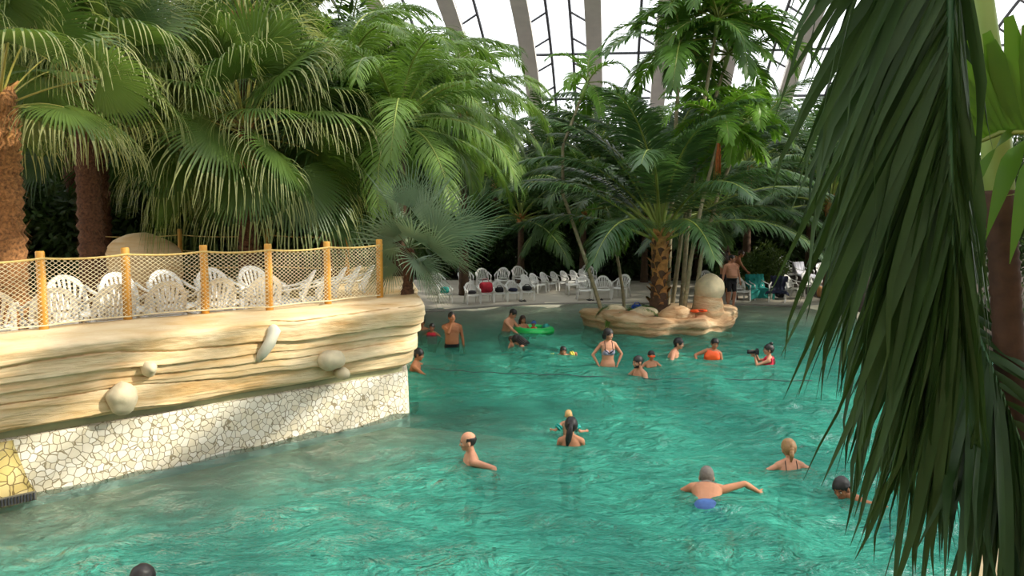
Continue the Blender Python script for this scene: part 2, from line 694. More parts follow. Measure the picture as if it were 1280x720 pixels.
mb1 = nt.nodes.new('ShaderNodeMixShader')
at = nt.nodes.new('ShaderNodeAttribute'); at.attribute_name = 'depth'
md = nt.nodes.new('ShaderNodeMapRange'); md.inputs[1].default_value = .15; md.inputs[2].default_value = 1.0; md.inputs[3].default_value = .06; md.inputs[4].default_value = .48
t.l(at.outputs['Fac'], md.inputs[0]); t.l(md.outputs[0], mb1.inputs[0])
t.l(see.outputs[0], mb1.inputs[1]); t.l(df.outputs[0], mb1.inputs[2])
gl = nt.nodes.new('ShaderNodeBsdfGlossy'); gl.inputs['Roughness'].default_value = .04
t.l(nrm, gl.inputs['Normal'])
fr = nt.nodes.new('ShaderNodeFresnel'); fr.inputs[0].default_value = 1.33
t.l(nrm, fr.inputs['Normal'])
mx = nt.nodes.new('ShaderNodeMixShader')
t.l(fr.outputs[0], mx.inputs[0]); t.l(mb1.outputs[0], mx.inputs[1]); t.l(gl.outputs[0], mx.inputs[2])
t.l(mx.outputs[0], out.inputs['Surface'])
va = nt.nodes.new('ShaderNodeVolumeAbsorption')
va.inputs['Color'].default_value = (0, .86, .76, 1)
va.inputs['Density'].default_value = .26
t.l(va.outputs[0], out.inputs['Volume'])
M['water'] = m
NXW, NYW = 330, 430
X0, X1, Y0, Y1 = -11.0, 11.6, 5.6, 30.9
X = np.linspace(X0, X1, NXW)
Yn = Y0 + (Y1 - Y0) * np.linspace(0, 1, NYW) ** 1.5
gx, gy = np.meshgrid(X, Yn)
rs = np.random.RandomState(3)
h = np.zeros_like(gx)
for k in range(46):
    wl = .35 * 1.09 ** (k % 23) * (1 + .3 * rs.rand())
    an = rs.rand() * 2 * PI
    kx, ky = 2 * PI / wl * math.cos(an), 2 * PI / wl * math.sin(an)
    wob = .6 * np.sin(gx * .7 * rs.rand() + rs.rand() * 6) + .6 * np.sin(gy * .8 * rs.rand() + rs.rand() * 6)
    h += wl * .0052 * np.sin(kx * gx + ky * gy + rs.rand() * 6.28 + wob * 2)
calm = np.clip((30.5 - gy) / 9, .40, 1)
h = h * calm * 1.05
wv = np.stack([gx, gy, h], -1).reshape(-1, 3)
idx = np.arange(NXW * NYW).reshape(NYW, NXW)
q = np.stack([idx[:-1, :-1], idx[:-1, 1:], idx[1:, 1:], idx[1:, :-1]], -1).reshape(-1, 4)
verts = wv.tolist()
faces = q.tolist()
nb = len(verts)
verts += [(X0, Y0, -2.4), (X1, Y0, -2.4), (X1, Y1, -2.4), (X0, Y1, -2.4)]
faces += [[nb + 3, nb + 2, nb + 1, nb]]
faces += [[nb, nb + 1] + idx[0, ::-1].tolist(), [nb + 2, nb + 3] + idx[-1, :].tolist(), [nb + 3, nb] + idx[:, 0].tolist(), [nb + 1, nb + 2] + idx[::-1, -1].tolist()]
me = bpy.data.meshes.new('pool_water')
me.from_pydata(verts, [], faces)
me.materials.append(M['water'])
dp = me.attributes.new('depth', 'FLOAT', 'POINT')
dp.data.foreach_set('value', [max(0.0, -ground_z(v[0], v[1])) for v in verts])
sm = [True] * len(q) + [False] * 5
me.polygons.foreach_set('use_smooth', sm)
water = link('pool_water', me)
water['kind'] = 'structure'
water['label'] = 'rippled turquoise pool water'
water['category'] = 'water'
# ================================================================ PLANTS
DOWN = V((0, 0, -1))


def arc(elev, length, bend, n=14, power=1.5, start=V((0, 0, 0))):
    """a leaf's midrib in the local x-z plane: sets out at an angle and bends down by its own weight"""
    p = V(start)
    out = [p.copy()]
    for i in range(n):
        t = (i + .5) / n
        a = elev - bend * t ** power
        p = p + V((math.cos(a), 0, math.sin(a))) * (length / n)
        out.append(p.copy())
    return out


def sample(path, t):
    f = t * (len(path) - 1)
    i = min(int(f), len(path) - 2)
    k = f - i
    p = path[i].lerp(path[i + 1], k)
    a = path[i] - path[max(i - 1, 0)] if i else path[1] - path[0]
    tg = (path[i + 1] - path[i]).normalized()
    return p, tg


def strip(mb, pts, dirs, wref, w, mi, prof, fold=0.0, tipmat=None, tipfrom=.6):
    """one blade: a tapering ribbon along pts"""
    rows = []
    n = len(pts)
    for i, p in enumerate(pts):
        t = i / (n - 1)
        d = dirs[i]
        wd = wref - d * d.dot(wref)
        if wd.length < 1e-4:
            wd = V((d.y, -d.x, .01))
        wd.normalize()
        hw = w * prof(t)
        if fold:
            nn = d.cross(wd)
            rows.append([p - wd * hw + nn * fold * hw, p, p + wd * hw + nn * fold * hw])
        else:
            rows.append([p - wd * hw, p + wd * hw])
    f0 = len(mb.m)
    mb.grid(rows, mi)
    if tipmat is not None:
        per = len(rows[0]) - 1
        for j in range(n - 1):
            if (j + .5) / (n - 1) > tipfrom:
                for k in range(per):
                    mb.m[f0 + j * per + k] = tipmat


def leaf_prof(t):
    return (.35 + .65 * min(1, t / .22)) * (1 - max(0, (t - .35) / .65) ** 1.6) + .02


def pinnate(mb, path, up, n, length, width, rng, ang0=1.15, ang1=.5, lift=.25, droop=.5, seg=4, t0=.12, mi=0, sides=(-1, 1), jit=.12, fold=0.0, lenfn=None, tiltz=0.0):
    """leaflets both sides of a midrib"""
    for i in range(n):
        for s in sides:
            t = t0 + (1 - t0) * (i + .5 + rng.uniform(-.3, .3)) / n
            p, tg = sample(path, min(t, .999))
            u = (up - tg * up.dot(tg)).normalized()
            side = tg.cross(u).normalized() * s
            a = ang0 + (ang1 - ang0) * t + rng.uniform(-jit, jit)
            q = (t - t0) / (1 - t0)
            L = length * (lenfn(q) if lenfn else (.45 + .55 * min(1, q / .25)) * (1 - .62 * max(0, (q - .35) / .65) ** 1.5)) * rng.uniform(.86, 1.08)
            lf = lift + rng.uniform(-jit, jit)
            d = (tg * math.cos(a) + (side * math.cos(lf) + u * math.sin(lf)) * math.sin(a)).normalized()
            pts, dirs = [p.copy()], [d.copy()]
            dr = droop * rng.uniform(.7, 1.3)
            for k in range(seg):
                d = (d + DOWN * dr * (k + 1) / seg * (1.1 / seg) * 2).normalized()
                p = p + d * (L / seg)
                pts.append(p.copy()); dirs.append(d.copy())
            strip(mb, pts, dirs, tg, width * .5 * (.75 + .25 * L / length), mi, leaf_prof, fold)


def frond_pair(elev, length, bend, n, ll, lw, rng, petiole=.12, **kw):
    path = arc(elev, length, bend, power=kw.pop('power', 1.4))
    mb = MB()
    up = V((-math.sin(elev), 0, math.cos(elev))) if elev < 1.3 else V((-1, 0, .2))
    upv = kw.pop('up', up)
    # the normal turns with the midrib
    for_pts = path
    class UpV:
        pass
    pinnate(mb, for_pts, upv, n, ll, lw, rng, t0=petiole, **kw)
    st = MB()
    r0 = kw.get('rr', .02 * length / 3)
    st.tube(path, [r0 * (1.35 - 1.25 * i / (len(path) - 1)) for i in range(len(path))], 6)
    return mb, st


def fan(mb, st, elev, pet, R, nseg, spread, fuse, droop, rng, petbend=.5, w_tip=1.0, cup=.25, roll=0.0, tip=True, stiff=0.0):
    """fan leaf: stalk, then ribbed blades joined like a hand and splitting into hanging tips"""
    path = arc(elev, pet, petbend, 8)
    st.tube(path, [.026 - .010 * i / 8 for i in range(9)], 6, flat=.55)
    p0 = path[-1]
    T = (path[-1] - path[-2]).normalized()
    S = V((0, 1, 0))
    if roll:
        S = (Matrix.Rotation(roll, 3, T) @ S)
    N = T.cross(S) * -1
    if N.z < 0:
        N = -N
    dphi = spread / nseg
    st_n = 9
    for i in range(nseg):
        ph = -spread / 2 + dphi * (i + .5)
        q = abs(ph) / (spread / 2)
        L = R * (1 - .28 * q ** 2) * rng.uniform(.92, 1.06)
        d = (T * math.cos(ph) + S * math.sin(ph) + N * cup * (q ** 1.5 - .2)).normalized()
        wref0 = (-T * math.sin(ph) + S * math.cos(ph)).normalized()
        p = p0 + d * .015
        pts, dirs = [p.copy()], [d.copy()]
        dk = droop * rng.uniform(.75, 1.3)
        for k in range(st_n):
            t = (k + 1) / st_n
            g = .10 * droop if t < fuse else dk * ((t - fuse) / (1 - fuse)) ** 1.1 * .75
            if t > fuse + .15 and tip and rng.random() < .3:
                d = d + DOWN * rng.uniform(.1, .5) + S * rng.uniform(-.25, .25) + T * rng.uniform(-.2, .2)
            d = (d + DOWN * g + S * rng.uniform(-.04, .04) * (t > fuse)).normalized()
            p = p + d * (L / st_n)
            pts.append(p.copy()); dirs.append(d.copy())
        def prof(t, L=L):
            wj = t * L * math.tan(dphi / 2) * 1.04
            wf = fuse * L * math.tan(dphi / 2) * 1.04
            if t <= fuse:
                return max(wj, .004)
            return max(wf * (1 - ((t - fuse) / (1 - fuse)) ** .8 * (1 - .12)) * w_tip, .0035)
        strip(mb, pts, dirs, wref0, 1.0, 0, prof, fold=.35, tipmat=1 if tip else None, tipfrom=fuse + .22)


def palm_root(name, loc, label, cat='palm', group=None, rz=0.0, sc=1.0):
    return tag(empty(name, loc, rz, sc), label, cat, group)


def trunk(mb, pts, r, rng, rings=40, rough=.12, n=14, rr=None):
    path = []
    for i in range(rings + 1):
        path.append(sample(pts, min(.9999, i / rings))[0])
    rad = []
    for i in range(rings + 1):
        t = i / rings
        base = r * (1.25 - .45 * min(1, t * 3)) if rr is None else rr(t)
        rad.append(base * (1 + rough * (1 if i % 2 else -1) * rng.uniform(.3, 1)))
    mb.tube(path, rad, n)


def boots(mb, p0, p1, r, n, rng, size=.22):
    """cut leaf bases wrapped spirally round a trunk"""
    for i in range(n):
        t = i / n
        a = i * 2.4
        p = V(p0).lerp(V(p1), t)
        d = V((math.cos(a), math.sin(a), 0))
        s = size * rng.uniform(.7, 1.25)
        base = p + d * r * .7
        tip = base + d * s * .55 + V((0, 0, s * .85))
        tg = V((-d.y, d.x, 0))
        mb.add([base - tg * s * .42, base + tg * s * .42, base + tg * s * .3 + d * .05 + V((0, 0, s * .5)), tip + tg * s * .14,
                tip - tg * s * .14, base - tg * s * .3 + d * .05 + V((0, 0, s * .5)), base - d * .1 + V((0, 0, s * .4))],
               [(0, 1, 2, 5), (5, 2, 3, 4), (0, 5, 6), (1, 6, 2), (4, 3, 6)])


def fibres(mb, p0, p1, r, n, rng, L=.22):
    for i in range(n):
        t = rng.random()
        a = rng.uniform(0, 2 * PI)
        p = V(p0).lerp(V(p1), t)
        d = V((math.cos(a), math.sin(a), 0))
        b0 = p + d * r * .92
        e = b0 + d * rng.uniform(.03, .14) + V((rng.uniform(-.06, .06), rng.uniform(-.06, .06), rng.choice((-1, 1, -1)) * rng.uniform(.4, 1) * L))
        tg = V((-d.y, d.x, 0)) * rng.uniform(.006, .02)
        mb.add([b0 - tg, b0 + tg, e], [(0, 1, 2)])


FCACHE = {}


def put_leaf(root, pair, mats, loc, az, sc=1.0, tilt=0.0, name='frond', sname='leaf_stalk'):
    """hang one leaf (blade mesh + stalk as its part) on a palm"""
    me, ms = pair
    o = link(name, me, root)
    o.location = loc
    o.rotation_euler = (tilt, 0, az)
    o.scale = (sc, sc, sc)
    s = link(sname, ms, o)
    return o


def lib(kind, build, n):
    if kind not in FCACHE:
        FCACHE[kind] = [build(i, random.Random(hash_(kind) + i)) for i in range(n)]
    return FCACHE[kind]


def hash_(s):
    v = 7
    for c in s:
        v = (v * 31 + ord(c)) % 100003
    return v


ELEV = [1.45, 1.2, .95, .7, .45, .2, -.05, -.35]


def fan_lib(kind, mat, tipm, stalkm, pet, R, nseg, spread, fuse, droop, cup=.25, tip=True):
    def b(i, rng):
        mb, st = MB(), MB()
        e = ELEV[i]
        fan(mb, st, e, pet * rng.uniform(.9, 1.1), R * rng.uniform(.92, 1.08), nseg, spread, fuse, droop * (1.0 if e < 1 else .7), rng, petbend=.35 if e > .3 else .5, cup=cup, roll=rng.uniform(-.9, .9), tip=tip, w_tip=.72)
        return mb.mesh(kind + '_blade', [M[mat], M[tipm]]), st.mesh(kind + '_stalk', M[stalkm])
    return lib(kind, b, len(ELEV))


def pin_lib(kind, mat, stalkm, length, n, ll, lw, bend, droop=.5, lift=.25, ang0=1.2, ang1=.55, petiole=.14, seg=4, fold=0.0, jit=.12):
    def b(i, rng):
        e = ELEV[i]
        bd = bend * (1.15 if e > .8 else 1.0 if e > .3 else .7) * rng.uniform(.85, 1.15)
        path = arc(e, length * rng.uniform(.9, 1.08), bd, 16)
        mb, st = MB(), MB()
        # leaflets stand on a normal that follows the curve
        for a, c in ((0, 16),):
            pass
        n_each = n
        for half in range(8):
            seg_path = path
        upn = V((-math.sin(e - bd * .4), 0, math.cos(e - bd * .4)))
        pinnate(mb, path, upn, n_each, ll, lw, rng, ang0, ang1, lift, droop, seg, petiole, jit=jit, fold=fold)
        r0 = .010 + .006 * length
        st.tube(path, [r0 * (1.2 - 1.1 * k / 16) for k in range(17)], 6)
        return mb.mesh(kind + '_blade', M[mat]), st.mesh(kind + '_stalk', M[stalkm])
    return lib(kind, b, len(ELEV))


fan_lib('washing', 'washing', 'washing_tip', 'stalk_y', 1.25, 1.45, 46, 4.2, .46, .95)
fan_lib('washing_big', 'washing', 'washing_tip', 'stalk_y', 1.35, 2.0, 54, 3.9, .47, .95)
fan_lib('silver', 'blue_fan', 'blue_fan', 'stalk', .75, .95, 38, 4.7, .60, .10, cup=.3, tip=False)
pin_lib('feather', 'feather', 'stalk', 3.4, 92, .82, .030, 1.9, .75, .15)
pin_lib('coco', 'coco', 'stalk', 4.9, 112, .95, .042, 1.2, .55, .1, 1.2, .5, .2)
pin_lib('xmas', 'xmas', 'stalk', 1.9, 38, .62, .055, 1.7, .5, .3, 1.15, .5, .12)
pin_lib('young', 'xmas_bright', 'stalk', 1.5, 34, .50, .050, 1.9, .5, .3, 1.15, .5, .12)
pin_lib('back', 'bg_leaf', 'stalk', 4.4, 56, 1.0, .065, 1.4, .6, .1, 1.2, .5, .15, seg=3)
fan_lib('back_fan', 'bg_leaf', 'bg_leaf', 'stalk', 1.4, 1.5, 30, 4.2, .5, .5)


def crown(root, kind, top, n, rng, emin=-.35, emax=1.45, az0=0.0, sc=1.0, spread=.08, skip=None):
    L = FCACHE[kind]
    cand = [i for i, e in enumerate(ELEV) if emin - .01 <= e <= emax + .01]
    for k in range(n):
        t = k / max(1, n - 1)
        i = cand[min(len(cand) - 1, int(t * len(cand)))]
        az = az0 + k * 2.39996 + rng.uniform(-.25, .25)
        if skip and skip(az % (2 * PI), ELEV[i]):
            continue
        loc = V(top) + V((math.cos(az), math.sin(az), 0)) * spread * (.4 + t) - V((0, 0, t * spread * 3))
        put_leaf(root, L[i], None, loc, az, sc * rng.uniform(.88, 1.1), rng.uniform(-.12, .12))


def fan_palm(loc, h, label, n=22, kind='washing', r=.2, rng=None, fib='fibre', sc=1.0, emin=-.35, emax=1.45, lean=(0, 0), az0=0.0, skip=None, group=None, name='fan_palm'):
    rng = rng or random.Random(int(abs(loc[0]) * 100 + abs(loc[1]) * 10))
    root = palm_root(name, loc, label, 'palm', group)
    top = V((lean[0], lean[1], h))
    tb = MB()
    trunk(tb, [V((0, 0, -.1)), top * .5 + V((0, 0, .02)), top], r, rng, 44, .16, rr=lambda t: r * (1.15 - .15 * t))
    fibres(tb, (0, 0, .1), top, r, int(900 * h / 3), rng)
    tb.build('trunk', M[fib], root)
    bt = MB()
    boots(bt, top * .72, top, r * 1.0, 22, rng, .26)
    bt.build('leaf_bases', M['boot'], root)
    crown(root, kind, top, n, rng, emin, emax, az0, sc, .10, skip)
    return root


def feather_palm(loc, h, label, n=18, kind='feather', r=.12, rng=None, bark='bark_dark', sc=1.0, emin=-.05, emax=1.45, lean=(0, 0), az0=0.0, skip=None, group=None, bootmat='boot', name='feather_palm', shaft=0.0, curve=None):
    rng = rng or random.Random(int(abs(loc[0]) * 100 + abs(loc[1]) * 10))
    root = palm_root(name, loc, label, 'palm', group)
    top = V((lean[0], lean[1], h))
    tb = MB()
    path = curve or [V((0, 0, -.1)), V((lean[0] * .35, lean[1] * .35, h * .5)), top]
    trunk(tb, path, r, rng, max(24, int(h * 8)), .05, 12, rr=lambda t: r * (1.3 - .4 * min(1, t * 2)))
    tb.build('trunk', M[bark], root)
    if bootmat:
        bt = MB()
        boots(bt, path[-1].lerp(path[-2], .35), path[-1] - V((0, 0, .05)), r * 1.1, 16, rng, .3)
        bt.build('leaf_bases', M[bootmat], root)
    if shaft:
        sb = MB()
        sb.tube([top - V((0, 0, .1)), top + V((0, 0, shaft * .5)), top + V((0, 0, shaft))], [r * 1.1, r * 1.35, r * .6], 12)
        sb.build('crownshaft', M['crownshaft'], root)
        top = top + V((0, 0, shaft * .9))
    crown(root, kind, top, n, rng, emin, emax, az0, sc, .05, skip)
    return root


def bush_mesh(name, mat, rx, rz, n, leaf, rng, long=2.2, nl=9, kl=(.35, .6)):
    mb = MB()
    lumps = [(V((rng.uniform(-.6, .6) * rx, rng.uniform(-.6, .6) * rx, rng.uniform(.2, .9) * rz)), rng.uniform(*kl)) for _ in range(nl)]
    for _ in range(n):
        c, k = rng.choice(lumps)
        d = V((rng.gauss(0, 1), rng.gauss(0, 1), rng.gauss(0, 1))).normalized()
        p = c + V((d.x * rx * k, d.y * rx * k, d.z * rz * k * .8)) * rng.uniform(.75, 1.05)
        if p.z < .05:
            p.z = rng.uniform(.05, .4)
        L = leaf * rng.uniform(.6, 1.3)
        ax = (d + V((rng.uniform(-1, 1), rng.uniform(-1, 1), rng.uniform(-1.1, .4)))).normalized()
        sd = ax.cross(V((rng.uniform(-1, 1), rng.uniform(-1, 1), rng.uniform(-1, 1)))).normalized() * L / long * .5
        nn = ax.cross(sd).normalized() * L * .08
        mb.add([p, p + ax * L * .4 + sd + nn, p + ax * L, p + ax * L * .4 - sd + nn, p + ax * L * .45], [(0, 1, 4), (1, 2, 4), (2, 3, 4), (3, 0, 4)])
    return mb.mesh(name, M[mat], False)


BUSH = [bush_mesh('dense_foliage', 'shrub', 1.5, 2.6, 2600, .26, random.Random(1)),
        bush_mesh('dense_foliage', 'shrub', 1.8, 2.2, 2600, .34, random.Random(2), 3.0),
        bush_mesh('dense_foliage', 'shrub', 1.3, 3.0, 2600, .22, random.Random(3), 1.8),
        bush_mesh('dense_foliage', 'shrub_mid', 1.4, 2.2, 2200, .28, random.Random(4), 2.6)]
_sb = MB()
for k in range(6):
    a = k * 1.05
    _sb.tube([(0.05 * math.cos(a), .05 * math.sin(a), -.15), (.25 * math.cos(a), .25 * math.sin(a), 1.0), (.6 * math.cos(a), .6 * math.sin(a), 1.9)], [.05, .035, .015], 6)
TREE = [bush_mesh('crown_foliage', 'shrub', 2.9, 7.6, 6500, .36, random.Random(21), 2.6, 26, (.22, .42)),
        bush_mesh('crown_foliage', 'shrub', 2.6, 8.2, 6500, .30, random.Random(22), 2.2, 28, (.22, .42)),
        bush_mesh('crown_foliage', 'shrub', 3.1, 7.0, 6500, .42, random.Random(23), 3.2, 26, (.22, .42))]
STEMS = _sb.mesh('bush_stems', M['bark_dark'])


def bush(loc, k, sc, label, group=None, name='shrub', rz=None, sz=1.0):
    r = palm_root(name, loc, label, 'bush' if name == 'shrub' else 'tree', group, rnd.uniform(0, 6) if rz is None else rz)
    r.scale = (sc, sc, sc * sz)
    link('foliage', BUSH[k], r)
    link('stems', STEMS, r)
    return r


_tb = MB()
_tb.tube([(0, 0, -.2), (.1, .05, 1.5), (0, .1, 3.5), (.2, 0, 5.5)], [.2, .16, .12, .05], 10)
TTRUNK = _tb.mesh('tree_trunk', M['bark_dark'])


def tree(loc, k, sc, label, group=None, sz=1.0):
    r = palm_root('leafy_tree', loc, label, 'tree', group, rnd.uniform(0, 6))
    r.scale = (sc, sc, sc * sz)
    link('foliage', TREE[k], r)
    link('trunk', TTRUNK, r)
    return r
TZ = 1.4
# ---------------------------------------------------------------- sun terrace palms
R_ = random.Random
fan_palm((-7.75, 12.9, TZ), 3.95, 'fan palm with bright orange fibrous trunk at the left edge of the terrace', n=20, kind='washing', r=.24, rng=R_(5), az0=.3, emin=.15)
fan_palm((-8.3, 16.6, TZ), 4.75, 'fan palm with dark shaggy trunk standing behind the terrace chairs', n=28, kind='washing_big', r=.22, rng=R_(11), fib='fibre_dark', az0=1.1, emin=.15)
fan_palm((-5.7, 18.2, TZ), 3.9, 'fan palm with huge drooping leaves hanging over the fence middle', n=34, kind='washing_big', r=.2, rng=R_(23), fib='fibre_dark', az0=2.0)
fan_palm((-11.5, 18.5, TZ), 6.5, 'tall fan palm rising behind the shaggy trunked palm', n=26, kind='washing_big', r=.24, rng=R_(31), fib='fibre_dark', az0=.7)
fan_palm((-6.9, 22.0, TZ), 7.1, 'tall fan palm whose leaves cross the top edge left of centre', n=26, kind='washing_big', r=.22, rng=R_(37), fib='fibre_dark', az0=2.7)
# silver fan palm on the tip of the terrace
sp = palm_root('silver_fan_palm', (-2.0, 15.9, 1.88), 'low silver blue fan palm on the tip of the rock terrace')
tb = MB()
trunk(tb, [V((0, 0, -.05)), V((.03, 0, .4)), V((.05, -.05, .95))], .12, R_(2), 16, .1)
fibres(tb, (0, 0, .05), (.05, -.05, .95), .12, 120, R_(3), .15)
tb.build('trunk', M['fibre_dark'], sp)
def silver_leaf(elev, az, roll, R, pet, spread, seed, droop=.08, cup=.30):
    mb_, st_ = MB(), MB()
    fan(mb_, st_, elev, pet, R, 30, spread, .36, droop, R_(seed), petbend=.25, cup=cup, roll=roll, tip=False)
    o = mb_.build('frond', [M['blue_fan'], M['blue_fan']], sp)
    o.location = (.05, -.05, .92)
    o.rotation_euler = (0, 0, az)
    st_.build('leaf_stalk', M['stalk_grey'], o)


# (elevation, direction, roll, radius, stalk, spread): discs turned to the pool, big sprays to the right and up
for q, a_ in enumerate([(.50, -2.75, 1.1, .82, .32, 5.2), (.55, -.30, -1.0, 1.15, .62, 3.4), (1.05, -.35, -1.2, 1.1, .55, 2.8), (.15, -.5, -.7, 1.1, .5, 3.2), (.8, -1.2, -.5, .8, .35, 4.4), (.9, -2.2, .6, .85, .4, 3.8), (-.55, -.9, -.4, .85, .30, 4.0),
                        (1.35, 2.6, 1.2, 1.1, .7, 2.2), (.35, -1.6, .2, .62, .25, 4.6), (1.05, .9, -.6, 1.2, .9, 3.0), (1.0, 2.2, .7, 1.1, .8, 3.0), (-.7, -.25, -.9, .9, .35, 3.0),
                        (-.55, 3.3, .9, .8, .4, 3.2), (.45, .4, -.8, 1.2, 1.0, 3.0), (1.45, -1.2, 0, 1.0, .8, 2.4)]):
    silver_leaf(*a_, 500 + q)

# ---------------------------------------------------------------- feather palms behind the terrace tip
feather_palm((-2.7, 20.3, TZ), 4.2, 'bright green feather palm with orange leaf bases behind the silver fan palm', n=24, kind='feather', r=.17, rng=R_(41), sc=1.12, az0=.4, emin=-.05)
feather_palm((-4.6, 23.0, TZ), 5.5, 'bright feather palm reaching the top of the picture behind the fence end', n=22, kind='feather', r=.15, rng=R_(43), sc=1.2, az0=1.3)
feather_palm((-.6, 25.5, .1), 5.3, 'feather palm with drooping fronds beside the glass roof edge, over the far corner', n=24, kind='feather', r=.15, rng=R_(47), sc=1.1, az0=2.2, emin=-.35) if False else None
feather_palm((-1.9, 33.0, .1), 7.2, 'feather palm with cascading fronds left of the open roof panes', n=26, kind='feather', r=.16, rng=R_(47), sc=1.35, az0=2.2, emin=-.35)
feather_palm((-3.4, 26.6, .1), 6.6, 'bright feather palm between the silver fan palm and the roof panes', n=26, kind='feather', r=.15, rng=R_(151), sc=1.35, az0=.9, emin=-.35)
feather_palm((-5.5, 29.0, .1), 8.2, 'tall feather palm behind the terrace end, its crown cut by the top edge', n=24, kind='feather', r=.16, rng=R_(53), sc=1.3, az0=.2, emin=-.35)

# ---------------------------------------------------------------- island palms
IX, IY = 4.25, 24.6                               # middle of the rock island
ip = palm_root('island_palm', (4.35, 24.7, .35), 'large palm with peeling trunk in the middle of the rock island')
tb = MB()
trunk(tb, [V((0, 0, -.1)), V((-.03, 0, 1.2)), V((.0, 0, 2.5))], .27, R_(6), 24, .12, 16)
tb.build('trunk', M['bark_ring'], ip)
bt = MB()
boots(bt, (0, 0, .1), (0, 0, 2.5), .27, 46, R_(8), .38)
bt.build('leaf_bases', M['boot'], ip)
CL = FCACHE['coco']
crown(ip, 'coco', (0, 0, 2.5), 26, R_(61), .45, 1.45, .6, 1.12, .10)
for (az, ei, s_) in ((2.75, 1, 1.2), (1.9, 0, 1.35), (.3, 3, 1.2), (-.1, 4, 1.2), (.9, 0, 1.3), (3.3, 2, 1.15), (2.4, 0, 1.3), (3.0, 3, 1.1)):
    put_leaf(ip, CL[ei], None, (0, 0, 2.5), az, s_)

# slender palms on the island
def slender(loc, curve, label, r=.05, n=9, kind='xmas', sc=1.0, rng=None, fruit=False, az0=0.0, emax=1.45, emin=-.35):
    root = palm_root('slender_palm', loc, label)
    tb = MB()
    trunk(tb, curve, r, rng, 50, .05, 10, rr=lambda t: r * (1.25 - .45 * t))
    tb.build('trunk', M['bark_thin'], root)
    top = curve[-1]
    d = (curve[-1] - curve[-2]).normalized()
    sb = MB()
    sb.tube([top - d * .05, top + d * .3, top + d * .65], [r * 1.0, r * 1.35, r * .6], 10)
    sb.build('crownshaft', M['crownshaft'], root)
    crown(root, kind, top + d * .55, n, rng, emin, emax, az0, sc, .03)
    if fruit:
        fb = MB()
        for i in range(26):
            a = rng.uniform(0, 6.28)
            o = V((math.cos(a), math.sin(a), 0)) * rng.uniform(.02, .14)
            fb.tube([top, top + o * .8 + V((0, 0, -.12)), top + o * 1.1 + V((0, 0, -.5)), top + o * 1.3 + V((0, 0, rng.uniform(-1.1, -.75)))], [.014, .012, .01, .004], 5)
        fb.build('fruit_stalk', M['fruit_stalk'], root)
    return root


def bent(dx, dy, h, bow=0.0):
    return [V((0, 0, -.1)), V((dx * .2 + bow, dy * .25, h * .33)), V((dx * .55 + bow, dy * .6, h * .68)), V((dx, dy, h))]


slender((4.95, 24.1, .4), bent(.85, -.2, 5.0), 'slender palm with bright crown and hanging orange fruit stalks on the island', .055, 12, 'young', 1.35, R_(71), True, .4, 1.2)
slender((5.3, 24.4, .4), bent(1.3, .1, 5.2, -.05), 'slender palm leaning outwards beside the fruiting palm of the island', .055, 10, 'young', 1.2, R_(73), False, 1.4, 1.2)
slender((5.1, 25.2, .4), bent(.9, .2, 8.2), 'tallest slender palm of the island with dark crown at the roof', .06, 16, 'xmas', 1.5, R_(79), False, .2)
slender((4.75, 25.5, .4), bent(.3, .3, 7.6), 'dark crowned slender palm right behind the fruiting palm of the island', .06, 15, 'xmas', 1.5, R_(83), False, 1.0)
slender((4.95, 25.9, .4), bent(1.6, .6, 7.4), 'dark crowned slender palm leaning right at the back of the island', .06, 14, 'xmas', 1.4, R_(89), False, 2.0)
slender((2.75, 24.9, .35), [V((0, 0, -.1)), V((-.55, 0, 1.6)), V((-1.25, .1, 3.6)), V((-1.25, .2, 5.0)), V((-.72, .3, 6.4))], 'slender leaning palm at the left end of the island with small crown before the arch', .05, 9, 'young', 1.0, R_(97), False, .9)
slender((3.75, 27.5, -.15), bent(-.55, .2, 3.2), 'short slender stem leaning left behind the big island palm', .05, 9, 'xmas', 1.2, R_(99), False, .9)

# low plant in front of the island palm
lp = palm_root('cycad', (3.4, 24.2, .42), 'low drooping dark plant left of the big trunk on the island')
for k in range(7):
    put_leaf(lp, FCACHE['xmas'][3 + k % 3], None, (0, 0, 0.02), k * .9 + .3, .55)
st = MB(); st.tube([(0, 0, -.15), (0, 0, .1)], [.09, .06], 8); st.build('trunk', M['bark_dark'], lp)

# ---------------------------------------------------------------- right side palms
feather_palm((8.4, 31.8, .1), 3.4, 'palm with brown leaning trunk and broad fronds behind the standing bathers', n=26, kind='coco', r=.17, rng=R_(101), bark='bark_ring', sc=.95, lean=(-.75, .2), az0=.5, emin=-.05)
feather_palm((10.2, 36.5, .1), 5.2, 'broad palm farther back at the right, below the rightmost arches', n=24, kind='coco', r=.17, rng=R_(103), bark='bark_ring', sc=1.05, az0=.9)
feather_palm((11.4, 30.2, .2), 3.6, 'palm with pale frond tips half hidden by the near hanging frond', n=22, kind='coco', r=.16, rng=R_(107), bark='bark_ring', sc=.95, az0=1.7)

# ---------------------------------------------------------------- dense planting behind
ord_ = ['first', 'second', 'third', 'fourth', 'fifth', 'sixth', 'seventh', 'eighth', 'ninth', 'tenth', 'eleventh', 'twelfth', 'thirteenth', 'fourteenth', 'fifteenth', 'sixteenth', 'seventeenth', 'eighteenth']
g1 = R_(5)
# hedge behind the terrace
for i in range(10):
    x = -16.0 + i * 1.15
    y = 23.3 - .25 * abs(i - 6) + g1.uniform(-.4, .4)
    bush((x, y, TZ - .02), i % 3, g1.uniform(.95, 1.2), 'dark leafy bush behind the terrace chairs, %s from the left' % ord_[i], 'bushes behind the terrace')
# trees behind the terrace
for i in range(8):
    x = -19 + i * 1.9
    tree((x, 28.5 + g1.uniform(-1, 1), .1), (i + 1) % 3, g1.uniform(.95, 1.15), 'tall dark tree at the back of the terrace, %s from the left' % ord_[i], 'trees behind the terrace', sz=1.15)
